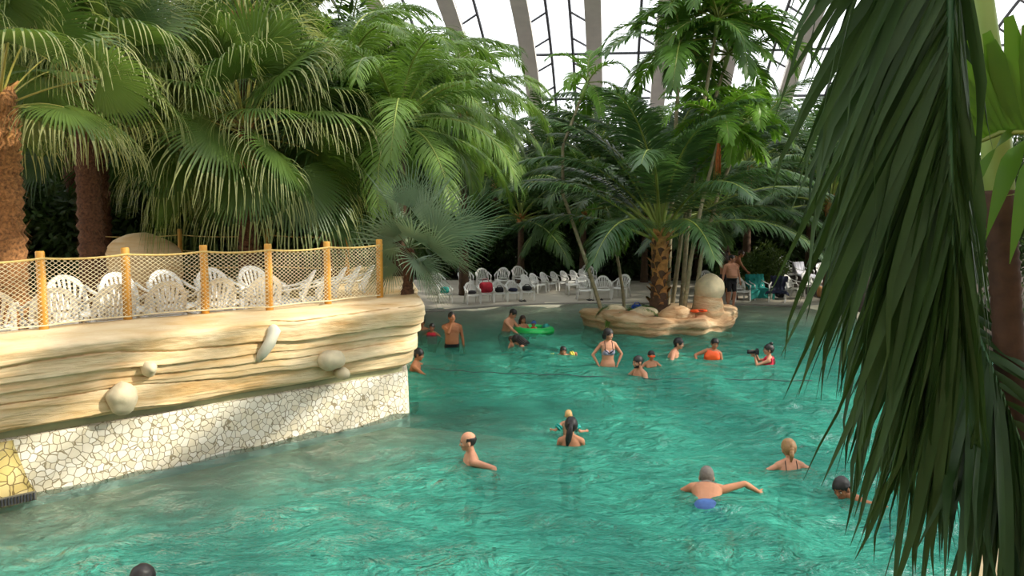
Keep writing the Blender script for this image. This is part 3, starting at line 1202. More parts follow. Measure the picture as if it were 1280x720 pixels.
# belt of bushes behind the beach
for i in range(15):
    x = -4.2 + i * 1.35
    bush((x, 40.2 + g1.uniform(-.3, .6), .1), i % 3, g1.uniform(.9, 1.25), 'dark bush behind the beach chairs, %s from the left' % ord_[i], 'bushes behind the beach chairs')
for i in range(14):
    x = -8 + i * 2.3
    tree((x, 44.5 + g1.uniform(-1, 1), .1), (i + 2) % 3, g1.uniform(.9, 1.05), 'dark tree at the far end of the hall, %s from the left' % ord_[i], 'trees at the far end', sz=.92)
bush((9.3, 34.2, .1), 3, .62, 'low bright green bush right of the standing man')
bush((10.6, 34.8, .1), 3, .7, 'low green bush behind the piled up chairs at the right')
# backdrop palms
bp = [(-3.4, 41.5, 6.0), (-.8, 40.6, 4.8), (1.7, 41.2, 5.6), (4.0, 40.2, 5.2), (6.4, 41.4, 6.0), (8.8, 40.0, 4.6), (11.6, 42.0, 5.6), (.4, 37.6, 3.0), (3.2, 37.8, 3.3), (6.0, 38.0, 3.2), (13.5, 38.2, 5.0)]
for i, (x, y, h) in enumerate(bp):
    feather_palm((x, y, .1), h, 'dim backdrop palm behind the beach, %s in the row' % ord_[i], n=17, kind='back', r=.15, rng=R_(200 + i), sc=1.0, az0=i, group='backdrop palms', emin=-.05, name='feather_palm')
tp = [(-14.5, 20.5, 3.6), (-10.2, 21.0, 4.4), (-4.4, 20.2, 3.2), (-8.4, 24.5, 6.2), (-13.0, 25.0, 7.0), (-3.4, 26.0, 6.0)]
for i, (x, y, h) in enumerate(tp):
    fan_palm((x, y, TZ if y < 26 else .1), h, 'shaded fan palm in the thicket behind the terrace, %s of the row' % ord_[i], n=18, kind='back_fan', r=.18, rng=R_(300 + i), fib='fibre_dark', az0=i, group='thicket fan palms')
tree((5.9, 1.9, 1.9), 1, .72, 'leafy tree added out of the frame to shade the near fronds')  # added out of view, keeps the sun off the near fronds
# shade trees on the right bank
for i in range(5):
    tree((15.6 + g1.uniform(-.3, .4), 20.5 + i * 4.2, .25), i % 3, (.70, .64, .60, .62, .75)[i], 'dark tree on the right bank behind the hanging frond, %s from the front' % ord_[i], 'trees on the right bank', sz=1.15)
# ================================================================ TERRACE FENCE
# posts: where each stands on the ledge
POSTS = [on_z(px, py, 1.9) for px, py in ((55, 412), (160, 400), (257, 392), (337, 388), (410, 380), (475, 373))]
p_left = POSTS[0] + (POSTS[0] - POSTS[1]) * 1.0
FP = [p_left] + POSTS
pm = MB()
pm.tube([(0, 0, -.12), (0, 0, .3), (.004, 0, .7), (0, 0, 1.085), (0, 0, 1.10)], [.064, .063, .062, .060, .052], 16)
POSTM = pm.mesh('fence_post', M['post'])
names = ['post standing left out of view', 'wooden fence post nearest the left edge', 'second wooden fence post from the left', 'third wooden fence post from the left', 'fourth wooden fence post, touched by hanging leaf tips', 'fifth wooden fence post, next to the silver palm', 'wooden fence post half hidden under the silver fan palm']
for p, nme in zip(FP, names):
    if p is p_left:
        continue
    o = link('fence_post', POSTM)
    o.location = (p.x, p.y, 1.9)
    tag(o, nme, 'post', 'fence posts on the ledge')
# rope net between the posts
net = tag(empty('rope_net', (POSTS[2].x, POSTS[2].y, 1.9)), 'pale diamond mesh rope net strung between the wooden posts of the ledge', 'net')
NB = V(net.location)


def net_bay(a, b, sag=.03, h0=.06, h1=1.0, cw=.085, ch=.062, r=.0042):
    mb = MB()
    a, b = V((a.x, a.y, 1.9)), V((b.x, b.y, 1.9))
    L = (b - a).length
    d = (b - a).normalized()
    out = V((d.y, -d.x, 0)) * .06
    nx, nz = max(2, round(L / cw)), round((h1 - h0) / ch)
    def P(u, v):
        s = 4 * (u / nx) * (1 - u / nx)
        z = h0 + (h1 - h0) * v / nz
        z -= sag * s * (v / nz) - .015 * s * (1 - v / nz)
        return a + d * (L * u / nx) + out + V((0, 0, z)) + out * .5 * math.sin(u * .8) * .3 - NB
    for sgn in (1, -1):
        for st in range(-nz, nx + nz + 1, 1):
            pts = []
            for k in range(nz + 1):
                u = st + sgn * k if sgn > 0 else st - k + 0
                if 0 <= u <= nx:
                    pts.append(P(u, k))
            if len(pts) > 1:
                mb.tube(pts, r, 4, caps=False)
    mb.build('netting', M['rope'], net)
    return a + out, b + out


for i in range(len(FP) - 1):
    net_bay(FP[i], FP[i + 1])
end = POSTS[-1] + V((-.3, 1.4, 0))
net_bay(POSTS[-1], end)
for zz, nm, rr, mt in ((1.0, 'top_rope', .016, 'rope_top'), (.06, 'bottom_rope', .011, 'rope')):
    mb = MB()
    pts = []
    seq = FP + [end]
    for i in range(len(seq) - 1):
        a, b = seq[i], seq[i + 1]
        d = (b - a).normalized()
        out = V((d.y, -d.x, 0)) * .06
        for k in range(8):
            u = k / 8
            pts.append(a.lerp(b, u) + out + V((0, 0, zz - (.03 if zz > .5 else -.015) * 4 * u * (1 - u))) - NB)
            pts[-1].z = 1.9 + zz - (.03 if zz > .5 else -.015) * 4 * u * (1 - u) - NB.z
    mb.tube(pts, rr, 7)
    mb.build(nm, M[mt], net)
# second rope fence at the back of the terrace
bf = tag(empty('rope_fence', (-6.0, 20.6, 1.9)), 'rope fence along the planting at the back of the terrace', 'fence')
pb = [V((-10.2, 20.2, 0)), V((-8.1, 20.5, 0)), V((-6.0, 20.6, 0)), V((-3.95, 20.1, 0))]
for p in pb:
    mb = MB()
    mb.tube([p + V((6.0, -20.6, 0)), p + V((6.0, -20.6, 1.15))], .055, 12)
    mb.build('post', M['post'], bf)
for a, b in zip(pb[:-1], pb[1:]):
    mb = MB()
    for zz in (.25, .62, 1.0):
        mb.tube([a.lerp(b, k / 8) + V((6.0, -20.6, zz - .05 * 4 * (k / 8) * (1 - k / 8))) for k in range(9)], .014, 6)
    mb.build('rope', M['rope_top'], bf)

# ================================================================ CHAIRS
def chair_parts(tw=.60, bh=.88):
    """moulded plastic armchair: shell seat, fan shaped slatted back, looped arms, four legs; faces -y"""
    P = {}
    sh = .41
    mb = MB()                                     # seat
    rows = []
    for j in range(8):
        v = j / 7
        y = -.25 + .46 * v
        row = []
        for i in range(9):
            u = i / 8 * 2 - 1
            w = .24 + .02 * (1 - v)
            z = sh - .025 * (1 - u * u) + .012 * v * -2 - (.03 * (1 - v / .14) ** 2 if v < .14 else 0)
            row.append((u * w, y, z))
        rows.append(row)
    mb.grid(rows)
    mb.grid([[(x, y, z - .028) for x, y, z in r] for r in rows], flip=True)
    top = [rows[0], rows[-1]]
    def edge(seq, fl):
        mb.grid([[tuple(p) for p in seq], [(x, y, z - .028) for x, y, z in seq]], flip=fl)
    edge(rows[0], True); edge(rows[-1], False)
    edge([r[0] for r in rows], False); edge([r[-1] for r in rows], True)
    P['seat'] = [mb.mesh('seat', M['plastic'])]
    mb = MB()                                     # back: arch rim and fan slats
    def bp(x, z):
        k = (z - sh) / (bh - sh)
        return V((x, .20 + .17 * k + .02 * k * k - .05 * (x / .27) ** 2, z))
    N = 26
    rim_o, rim_i = [], []
    for i in range(N + 1):
        a = PI * i / N
        cx, sz_ = math.cos(a), max(0.0, math.sin(a))
        rim_o.append(bp(.285 * cx * (.93 + .07 * sz_), sh + .10 + (bh - sh - .10) * sz_ ** .8))
        rim_i.append(bp(.225 * cx * (.93 + .07 * sz_), sh + .10 + (bh - sh - .165) * sz_ ** .85))
    th = V((0, .022, 0))
    for A, B_, fl in ((rim_o, rim_i, False), ([p + th for p in rim_o], [p + th for p in rim_i], True), ([p + th for p in rim_o], rim_o, False), (rim_i, [p + th for p in rim_i], False)):
        mb.grid([A, B_], flip=fl)
    for s in (-1, 1):                             # sides down to the seat
        mb.box(bp(s * .24, sh + .06), (.05, .03, .14))
    for k in range(-3, 4):                        # slats spreading from the seat
        x0, x1 = k * .042, k * .070
        zt = sh + .10 + (bh - sh - .14) * math.sqrt(max(.05, 1 - (x1 / .24) ** 2)) ** .85
        n = 5
        row_a, row_b = [], []
        for j in range(n + 1):
            v = j / n
            x = x0 + (x1 - x0) * v
            z = sh - .01 + (zt - sh + .02) * v
            wd = .011 + .008 * v
            row_a.append([bp(x - wd, z), bp(x + wd, z)])
        mb.grid([r for r in row_a])
        mb.grid([[p + th for p in r] for r in row_a], flip=True)
        for e in (0, 1):
            mb.grid([[r[e] for r in row_a], [r[e] + th for r in row_a]], flip=bool(e))
    mb.box(bp(0, sh + .02) + V((0, .01, 0)), (.44, .025, .05))
    P['backrest'] = [mb.mesh('backrest', M['plastic'])]
    P['armrest'], P['leg'] = [], []
    for s in (-1, 1):
        mb = MB()
        pts = [bp(s * .262, sh + .30) + V((0, .01, 0)), V((s * .290, .12, sh + .23)), V((s * .300, -.06, sh + .205)), V((s * .298, -.20, sh + .195)), V((s * .288, -.255, sh + .15)), V((s * .275, -.262, sh + .02))]
        mb.tube(pts, [.026, .030, .032, .032, .028, .026], 8, flat=.5)
        P['armrest'].append(mb.mesh('armrest', M['plastic']))
        for front in (1, 0):
            mb = MB()
            if front:
                a, b = V((s * .272, -.255, sh + .02)), V((s * .285, -.285, 0))
            else:
                a, b = V((s * .235, .19, sh + .01)), V((s * .262, .30, 0))
            pr = [(-.032, -.008), (.032, -.008), (.032, .008), (.008, .010), (.008, .036), (-.008, .036), (-.008, .010), (-.032, .008)]
            rws = []
            for v in (0, .5, 1):
                c = a.lerp(b, v)
                k = 1.15 - .45 * v
                rws.append([c + V((x * k, (y if front else -y) * k, 0)) for x, y in pr])
            mb.grid(rws, closed=True)
            mb.add(rws[-1], [tuple(range(8))]); mb.add(rws[0], [tuple(range(8))[::-1]])
            P['leg'].append(mb.mesh('leg', M['plastic'], False))
    return P


CP = chair_parts()


def chair(loc, rz, label, group, sc=1.0, lean=0.0):
    r = tag(empty('plastic_chair', loc, rz, sc), label, 'chair', group)
    r.rotation_euler = (lean, 0, rz)
    for k, ms in CP.items():
        for me in ms:
            link(k, me, r)
    return r


NTH = ['first', 'second', 'third', 'fourth', 'fifth', 'sixth', 'seventh', 'eighth', 'ninth', 'tenth', 'eleventh', 'twelfth', 'thirteenth', 'fourteenth', 'fifteenth', 'sixteenth']
FD = (POSTS[3] - POSTS[0]); FD.z = 0; FD.normalize()
FN = V((-FD.y, FD.x, 0))                          # towards the terrace
fa = math.atan2(FD.y, FD.x)
TF = 1.40
CHS = 1.20
cr = R_(77)
TRUNKS = [V((-7.75, 12.9)), V((-8.3, 16.6)), V((-5.7, 18.2))]


def clear_of_trunks(p):
    return all((V((p.x, p.y)) - q).length > .85 for q in TRUNKS)


n_ = 0
for i in range(7):                                # backs to the pool
    p = POSTS[0] + FD * (-1.35 + i * .80) + FN * .80
    if clear_of_trunks(p):
        chair((p.x, p.y, TF), fa + PI + cr.uniform(-.08, .08), 'white armchair with its back to the net, %s from the left on the terrace' % NTH[n_], 'terrace chairs backing onto the net', CHS)
        n_ += 1
n_ = 0
for i in range(8):                                # second row, looking at the pool
    p = POSTS[0] + FD * (-1.6 + i * .82) + FN * (2.25 + cr.uniform(-.04, .08))
    if clear_of_trunks(p):
        chair((p.x, p.y, TF), fa + cr.uniform(-.08, .08), 'white armchair facing the net from the second row, %s from the left' % NTH[n_], 'terrace chairs facing the net', CHS)
        n_ += 1
for i in range(5):                                # close row seen from the side near the fence end
    p = POSTS[3] + FD * (.80 + i * .40) + FN * (.98 + .16 * i)
    chair((p.x, p.y, TF), fa - PI / 2 - .40, 'white armchair in the tight sideways row by the fence end, %s from the left' % NTH[i], 'terrace chairs in the tight row by the fence end', 1.2)


def far(px, py):
    p = on_z(px, py, .05)
    return (p.x, p.y, ground_z(p.x, p.y))


# beach chairs: (foot pixel, turn, label)
gl_ = 'chairs on the beach'
for i, (px, py, rz) in enumerate([(556, 378, .25), (590, 379, .35), (607, 377.6, .3), (624, 376.6, .3), (641, 375.6, .25), (658.5, 374.5, .2)]):
    chair(far(px, py), rz, 'white beach chair in the front row by the rock corner, %s from the left' % NTH[i], 'beach chairs, front row by the terrace corner', .86)
for i, (px, py, rz) in enumerate([(546, 368, .3), (582, 364, .2), (604, 363, .2), (628, 362, -.1), (649, 359.5, .2)]):
    chair(far(px, py), rz, 'white beach chair in the back row by the rock corner, %s from the left' % NTH[i], 'beach chairs, back row by the terrace corner')
for i, (px, py, rz) in enumerate([(661, 367.5, .75), (672, 366, .8), (685, 364.5, .85), (698, 363.5, .85), (710, 362.5, .8), (722, 361.5, .8), (733, 360, .7)]):
    chair(far(px, py), rz, 'white beach chair in the slanting row left of the island, %s from the left' % NTH[i], 'beach chairs in the slanting row', .88)
for i, (px, py, rz) in enumerate([(730, 374, .05), (754, 373.5, -.05), (777, 371.5, -.45)]):
    chair(far(px, py), rz, 'white beach chair behind the left end of the island, %s of three' % NTH[i], 'beach chairs behind the island')
chair(far(736, 357), .1, 'single white beach chair in the shade behind the three by the island', gl_)
for i, (px, py, rz) in enumerate([(886, 366, .2), (925, 375.5, .1), (948, 374, .2), (972, 376.5, -.4), (993, 374, .8), (1014, 374, .5), (1036, 373, .2)]):
    chair(far(px, py), rz, 'white beach chair in the row right of the standing man, %s from the left' % NTH[i], 'beach chairs right of the island')
for i, (px, py, rz) in enumerate([(931, 361, .1), (983, 359, .4), (1005, 361, .5), (1030, 360, .2)]):
    chair(far(px, py), rz, 'white beach chair in the shaded second row at the right, %s from the left' % NTH[i], 'shaded beach chairs at the right')
p = far(983, 359)
for k in range(2):
    chair((p[0] + .02, p[1] + .05 * k, p[2] + .13 * (k + 1)), .4, 'white beach chair stacked on top of another at the right, %s up' % NTH[k], 'stacked beach chairs')
# little stool beside the slanting row
st_ = tag(empty('side_table', far(716, 368.5), .2), 'low white plastic side table left of the island chairs', 'table')
mb = MB(); mb.box((0, 0, .41), (.50, .50, .03)); mb.box((0, 0, .38), (.44, .44, .04)); mb.build('table_top', M['plastic'], st_, False)
for sx in (-1, 1):
    for sy in (-1, 1):
        mb = MB(); mb.tube([(sx * .20, sy * .20, .40), (sx * .22, sy * .22, 0)], [.03, .022], 8); mb.build('leg', M['plastic'], st_)


def cloth(name, mat, label, cat, fn, nx=14, ny=18, th=.012):
    mb = MB()
    g = [[V(fn(i / (nx - 1), j / (ny - 1))) for i in range(nx)] for j in range(ny)]
    mb.grid(g)
    mb.grid([[p + V((0, -.0, -th)) for p in r] for r in g], flip=True)
    for seq, fl in ((g[0], True), (g[-1], False), ([r[0] for r in g], False), ([r[-1] for r in g], True)):
        mb.grid([seq, [p + V((0, 0, -th)) for p in seq]], flip=fl)
    return tag(mb.build(name, mat), label, cat)


M['red'] = simple('red_fabric', srgb(176, 24, 46), .8, .25, 8)
M['teal_towel'] = simple('teal_towel', srgb(30, 134, 126), .9, .25, 5, .2)
M['navy'] = simple('navy_fabric', srgb(34, 38, 62), .85, .3, 6)
M['black'] = simple('black_fabric', srgb(26, 25, 28), .8, .3, 6)
M['whitecloth'] = simple('white_towel', srgb(206, 206, 216), .9, .1, 6)
M['tan'] = simple('tan_canvas', srgb(178, 132, 82), .85, .15, 6)
M['orange'] = simple('orange_vinyl', srgb(255, 92, 30), .45, .08, 5)


def chair_cloth(loc, rz, mat, name, label, cat, w=.5, z0=.14, backlen=.42, bulge=.02):
    """cloth laid over the back and seat of a chair"""
    Rz = Matrix.Rotation(rz, 3, 'Z')
    L = V(loc)
    prof = [V((0, .46, .42)), V((0, .43, .70)), V((0, .385, .90)), V((0, .34, .905)), V((0, .22, .56)), V((0, .13, .425)), V((0, -.10, .40)), V((0, -.285, .41)), V((0, -.325, .30)), V((0, -.33, z0))]
    def fn(u, v):
        p, _ = sample(prof, min(.9999, v))
        x = (u - .5) * 2 * w * (.55 + .12 * math.sin(v * 9) + .35 * min(1, v * 1.5)) 
        side = max(0, abs(u - .5) * 2 - .72)
        q = V((x, p.y + .012 * math.sin(u * 22 + v * 5), p.z + .03 + .012 * math.sin(u * 30) - side * .25 * (v > .3)))
        return Rz @ q + L
    return cloth(name, mat, label, cat, fn, 18, 22)


chair_cloth(far(948, 374), .2, M['teal_towel'], 'towel', 'teal green towel spread over a beach chair right of the standing man', 'towel', .5, .06)
chair_cloth(far(972, 376.5), -.4, M['navy'], 'towel', 'dark navy patterned cloth hung over the chair next to the teal towel', 'towel', .42, .34)
chair_cloth(far(1005, 361), .5, M['whitecloth'], 'towel', 'white towel thrown over a chair at the right end of the beach', 'towel', .4, .25)


def lump(name, loc, size, mat, label, cat, seed, rz=0.0, strap=True, flat=.0):
    mb = MB()
    rg = R_(seed)
    def fn(q):
        k = 1 + .22 * noise.noise(V((q.x / size[0] * 1.7 + seed, q.y / size[1] * 1.7, q.z / size[2] * 1.7)))
        q = V((q.x * k, q.y * k, q.z * k))
        e = lambda a, s: math.copysign(abs(a / s) ** .75 * s, a)
        q = V((e(q.x, size[0]), e(q.y, size[1]), e(q.z, size[2])))
        q.z = max(q.z, -size[2] * .9)
        return q
    mb.ellipsoid((0, 0, size[2] * .9), size, None, 18, 12, 0, fn)
    r = tag(empty(name, loc, rz), label, cat)
    mb.build('body', mat, r)
    if strap:
        sb = MB()
        sb.tube([V((-size[0] * .6, 0, size[2] * 1.5)), V((-size[0] * .3, 0, size[2] * 2.4)), V((size[0] * .3, 0, size[2] * 2.4)), V((size[0] * .6, 0, size[2] * 1.5))], .014, 6)
        sb.build('strap', mat, r)
    return r


def on_seat(px, py, rz, dz=.0, dy=-.02):
    p = V(far(px, py))
    q = Matrix.Rotation(rz, 3, 'Z') @ V((0, dy, .405 + dz))
    return p + q


# red bag leaning on its chair
mb = MB()
def _pil(q):
    e = lambda a, s, k: math.copysign(abs(a / s) ** k * s, a)
    return V((e(q.x, .27, .5), q.y * (1.2 - .7 * max(abs(q.x) / .27, abs(q.z) / .21)), e(q.z, .21, .5)))
rb = tag(empty('bag', on_seat(607, 377.6, .3, .16, -.08), .3), 'red square beach bag propped on a front row beach chair', 'bag')
mb.ellipsoid((0, 0, 0), (.24, .09, .19), Matrix.Rotation(-.25, 3, 'X'), 20, 14, 0, _pil)
mb.build('body', M['red'], rb)
sb = MB(); sb.tube([(-.12, .04, .19), (-.09, .10, .30), (.09, .10, .30), (.12, .04, .19)], .012, 6); sb.build('handle', M['red'], rb)
lump('bag', on_seat(624, 376.6, .3, -.05), (.17, .13, .10), M['black'], 'small black bag on the chair next to the red bag', 'bag', 3)
lump('bag', on_seat(641, 375.6, .25, -.05), (.17, .13, .07), M['navy'], 'flat dark bundle on the second chair right of the red bag', 'bag', 4, strap=False)
lump('bag', on_seat(658.5, 374.5, .2, -.05), (.19, .14, .10), M['black'], 'dark round bag on the last front row chair by the terrace corner', 'bag', 5)
lump('bag', on_seat(590, 379, .35, -.05), (.15, .13, .07), M['black'], 'dark bundle on the chair left of the red bag', 'bag', 6, strap=False)
lump('bag', on_seat(556, 378, .25, -.05), (.16, .14, .12), M['teal_towel'], 'grey green bundle on the leftmost front row beach chair', 'bag', 7, strap=False)
lump('bag', on_seat(993, 374, .8, -.40, .55), (.2, .16, .16), M['black'], 'black bag on the ground between two chairs at the right', 'bag', 8)
lump('bag', on_seat(1014, 374, .5, -.40, -.45), (.15, .12, .22), M['tan'], 'tan canvas bag standing before the rightmost beach chairs', 'bag', 9)


def shoes(px, py, label, mat):
    r = tag(empty('sandals', far(px, py), .3), label, 'shoes')
    for s in (-1, 1):
        mb = MB()
        o = [(-.04, -.13), (.04, -.13), (.048, -.02), (.04, .12), (-.04, .12), (-.045, -.02)]
        mb.grid([[(x + s * .07, y, .004) for x, y in o], [(x + s * .07, y, .03) for x, y in o]], closed=True)
        mb.add([(x + s * .07, y, .03) for x, y in o], [tuple(range(6))])
        mb.tube([(s * .07 - .045, -.03, .02), (s * .07, -.05, .075), (s * .07 + .045, -.03, .02)], .016, 6, flat=.5)
        mb.build('sandal', mat, r)


shoes(653, 376.2, 'dark pair of sandals under the last front row beach chair', M['black'])
shoes(738, 374.8, 'dark pair of sandals before the chairs behind the island', M['black'])
shoes(749, 374.6, 'second dark pair of sandals close to the left tip of the island', M['black'])

# ================================================================ ROCK ISLAND
ICX, ICY = 4.28, 24.75
m, nt, out = new_mat('island_stone')
t = NT(nt)
geo = nt.nodes.new('ShaderNodeNewGeometry')
c = t.coord('Object', (.7, .7, 4.0))
bd = t.noise(1.8, 5, c, .6, .6)
cc = t.ramp(bd, [(.3, srgb(176, 132, 92)), (.45, srgb(206, 168, 128)), (.6, srgb(220, 192, 154)), (.75, srgb(206, 190, 160))])
t.l(t.bsdf(cc, .85, t.bump(t.noise(9, 5, t.coord('Object', (.6, .6, 2.2)), .6, .8), .7, .05), .25), out.inputs[0])
M['island'] = m
isl = tag(empty('rock_island', (ICX, ICY, 0)), 'round layered rock island in the pool carrying the palms', 'rock')
mb = MB()
NA = 150
def island_r(a):
    rx, ry = 2.05, 1.55
    r = 1 / math.sqrt((math.cos(a) / rx) ** 2 + (math.sin(a) / ry) ** 2)
    return r * (1 + .06 * math.sin(3 * a + 1) + .05 * math.sin(5 * a))
def island_top(a):
    # right end rises into a pillar, the middle of the front dips
    return .50 + .10 * math.sin(a * 2 + .6) + .10 * noise.noise(V((math.cos(a) * 2, math.sin(a) * 2, 4)))
rows = []
NZI = 40
for j in range(NZI):
    k = j / (NZI - 1)
    row = []
    for i in range(NA):
        a = 2 * PI * i / NA
        zt = island_top(a)
        z = -1.2 + (zt + 1.2) * k if k < .3 else (-.66 + .36 * 0) + 0
        z = -1.2 + (zt + 1.2) * k
        u = a * 1.8
        r = island_r(a) * (1 + .03 * (z > 0)) + 1.35 * (strata(u, z * 1.15, 21.0, 4.6) - .05) + .10 * max(0, min(1, z / .4)) - .12 * max(0, (k - .93) / .07) ** 2
        r += .22 * noise.noise(V((math.cos(a) * 2.2, math.sin(a) * 2.2, z * 1.1)))
        row.append((r * math.cos(a), r * math.sin(a), z))
    rows.append(row)
for kk in (.88, .74, .6):
    row = []
    for i in range(NA):
        a = 2 * PI * i / NA
        r = island_r(a) * kk
        row.append((r * math.cos(a), r * math.sin(a), island_top(a) + .02 + .10 * noise.noise(V((r * math.cos(a) * 2, r * math.sin(a) * 2, 2))) - (.12 if kk < .7 else 0)))
    rows.append(row)
mb.grid(rows, closed=True)
mb.build('rock_ring', M['island'], isl)
mb = MB()
rr = []
for kk in (.66, .4, .01):
    rr.append([(island_r(2 * PI * i / 40) * kk * math.cos(2 * PI * i / 40), island_r(2 * PI * i / 40) * kk * math.sin(2 * PI * i / 40), .40 + .06 * (1 - kk)) for i in range(40)])
mb.grid(rr, closed=True)
mb.build('soil', M['soil'], isl)


def boulder(loc, size, label, seed, rot=None, mat='boulder', amp=.18, name='boulder'):
    mb = MB()
    def fn(q):
        d = q.normalized()
        k = 1 + amp * noise.noise(V((d.x * 1.3 + seed, d.y * 1.3, d.z * 1.3))) + amp * .35 * noise.noise(V((d.x * 4 + seed, d.y * 4, d.z * 4)))
        return q * k
    mb.ellipsoid((0, 0, 0), size, rot, 26, 18, 0, fn)
    o = mb.build(name, M[mat])
    o.location = loc
    return tag(o, label, 'rock')


# stacked pillar with the round pale head at the right end of the island
pil = tag(empty('stone_stack', (ICX + 1.42, ICY - .45, .0)), 'stubby stone pillar with a pale round head at the right end of the island', 'rock')
mb = MB()
rows = []
for j in range(26):
    k = j / 25
    z = -.6 + 1.62 * k
    row = []
    for i in range(40):
        a = 2 * PI * i / 40
        r = .52 - .16 * max(0, k - .35) + 1.0 * (strata(a * .8, z * 1.2, 33.0, 4.6) - .05) + .06 * noise.noise(V((math.cos(a), math.sin(a), z * 2)))
        row.append((r * math.cos(a) * .95 - .12 * (1 - k), r * math.sin(a), z))
    rows.append(row)
mb.grid(rows, closed=True)
mb.add(rows[-1], [tuple(range(40))])
mb.build('column', M['island'], pil)
mb = MB()
def fn_(q):
    d = q.normalized()
    return q * (1 + .10 * noise.noise(V((d.x * 1.6, d.y * 1.6, d.z * 1.6 + 7))))
mb.ellipsoid((.04, -.03, 1.20), (.42, .40, .44), Matrix.Rotation(.35, 3, 'Y'), 26, 18, 0, fn_)
mb.build('head_stone', M['boulder'], pil)
boulder((ICX - 1.30, ICY - .55, .56), (.30, .24, .20), 'pale rounded boulder on the left end of the island', 2)
boulder((ICX + .42, ICY - 1.0, .52), (.52, .30, .24), 'flat tan boulder at the front rim of the island below the trunk', 5, mat='island')
boulder((ICX - .5, ICY - .85, .56), (.42, .26, .16), 'low pale stone on the island rim beneath the drooping plant', 9)
boulder((ICX - .95, ICY - 1.02, .42), (.50, .30, .20), 'brownish slab on the left shoulder of the island', 12, mat='island')
# orange swim ring left on the rim
ov = tag(empty('swim_vest', (ICX + 1.02, ICY - 1.10, .60), .3), 'bright orange swimming vest lying on the island rim', 'vest')
mb = MB()
for s in (-1, 1):
    mb.ellipsoid((s * .13, 0, .035), (.12, .17, .045), None, 14, 9)
mb.ellipsoid((0, .12, .03), (.16, .06, .035), None, 12, 8)
mb.build('body', M['orange'], ov)
sb = MB(); sb.tube([(-.2, -.05, .05), (0, -.16, .06), (.2, -.05, .05)], .012, 6); sb.build('strap', M['black'], ov)
# blue bundle behind the low plant
lump('bag', (ICX - .55, ICY + .15, .44), (.17, .15, .12), simple('blue_fabric', srgb(28, 74, 170), .7, .2, 6), 'blue bag on the island behind the drooping plant', 'bag', 14)

# ================================================================ STONES SET IN THE LEDGE
def ledge_point(px, py, z):
    """where a sight line meets the face of the ledge"""
    d = ray(px, py)
    best = None
    for i in range(len(WP)):
        q = WP[i] + WN[i] * .24
        # nearest approach in plan
        tt = (q.y) / d.y
        e = abs(d.x * tt - q.x)
        if best is None or e < best[0]:
            best = (e, i, EYE + d * tt)
    return best[2], best[1]


tw_ = math.atan2(WD.y, WD.x)
for q, (px, py, sx, sz_, lab) in enumerate([(186, 461, .10, .11, 'small round pale stone set in the rock ledge'), (153, 498, .19, .21, 'large round stone low in the rock ledge, left of the small one'),
                                            (414, 450, .26, .16, 'flat pale boulder jutting from the right part of the rock ledge'), (428, 467, .10, .10, 'small stone just below the flat pale boulder of the ledge')]):
    p, i = ledge_point(px, py, 0)
    boulder(p + WN[i] * (-.02), (sx, .17, sz_), lab, 30 + q, Matrix.Rotation(tw_, 3, 'Z'), amp=.14)
# log shaped drape of stone near the lip
p, i = ledge_point(333, 428, 0)
mb = MB()
lx, nx_ = WD, WN[i]
c = p + nx_ * .02
mb.tube([c + lx * .10 + V((0, 0, .24)) - nx_ * .05, c + lx * .09 + V((0, 0, .17)) + nx_ * .05, c + lx * .02 + V((0, 0, .0)) + nx_ * .05, c - lx * .07 + V((0, 0, -.15)) + nx_ * .0, c - lx * .13 + V((0, 0, -.26)) - nx_ * .06], [.075, .10, .095, .085, .05], 14, flat=.9)
M['greystone'] = simple('pale_grey_stone', srgb(208, 204, 184), .85, .12, 5, .3)
tag(mb.build('boulder', M['greystone']), 'long pale stone hanging over the lip of the rock ledge', 'rock')
# overflow grille at the foot of the yellow wall
p = on_z(10, 628, .03)
gr = tag(empty('drain_grille', (p.x, p.y, .0), tw_), 'dark slotted drain grille at the waterline under the yellow paving', 'grille')
mb = MB(); mb.box((0, 0, .045), (.62, .03, .11)); mb.build('frame', simple('grille_grey', srgb(120, 116, 100), .6), gr, False)
mb = MB()
for k in range(17):
    mb.box((-.28 + k * .035, -.022, .045), (.016, .02, .085))
mb.build('slats', M['steel'], gr, False)
# tan rock behind the terrace chairs
boulder((-8.35, 18.9, 2.25), (.95, .5, .75), 'tan rock block behind the terrace net at the left', 44, mat='sandstone', amp=.12)

# ================================================================ FLOATING BARRIER ROPE
mb = MB()
pr = [on_z(x, y, .0) for x, y in ((538, 462), (600, 466), (700, 469), (800, 474.5), (900, 474.5), (1015, 477))]
pts = []
for k in range(60):
    q, _ = sample(pr, k / 59.001)
    pts.append(V((q.x, q.y, .012 + .012 * math.sin(k * 1.1))))
mb.tube(pts, .008, 7)
tag(mb.build('barrier_rope', M['steel']), 'thin dark rope floating across the pool from the terrace corner', 'rope')

# ================================================================ RIGHT FOREGROUND
rbk = MB()
def fb(q):
    d = q.normalized()
    return q * (1 + .16 * noise.noise(V((d.x * 1.5, d.y * 1.5, d.z * 1.5 + 3))) + .05 * noise.noise(V((d.x * 5, d.y * 5, d.z * 9))))
rbk.ellipsoid((0, 0, 0), (1.2, .9, 2.35), None, 40, 26, 0, fb)
o = rbk.build('rock_bank', M['sandstone'])
o.location = (2.95, 3.75, .0)
tag(o, 'tan planter rock at the bottom right corner under the near palm', 'rock')

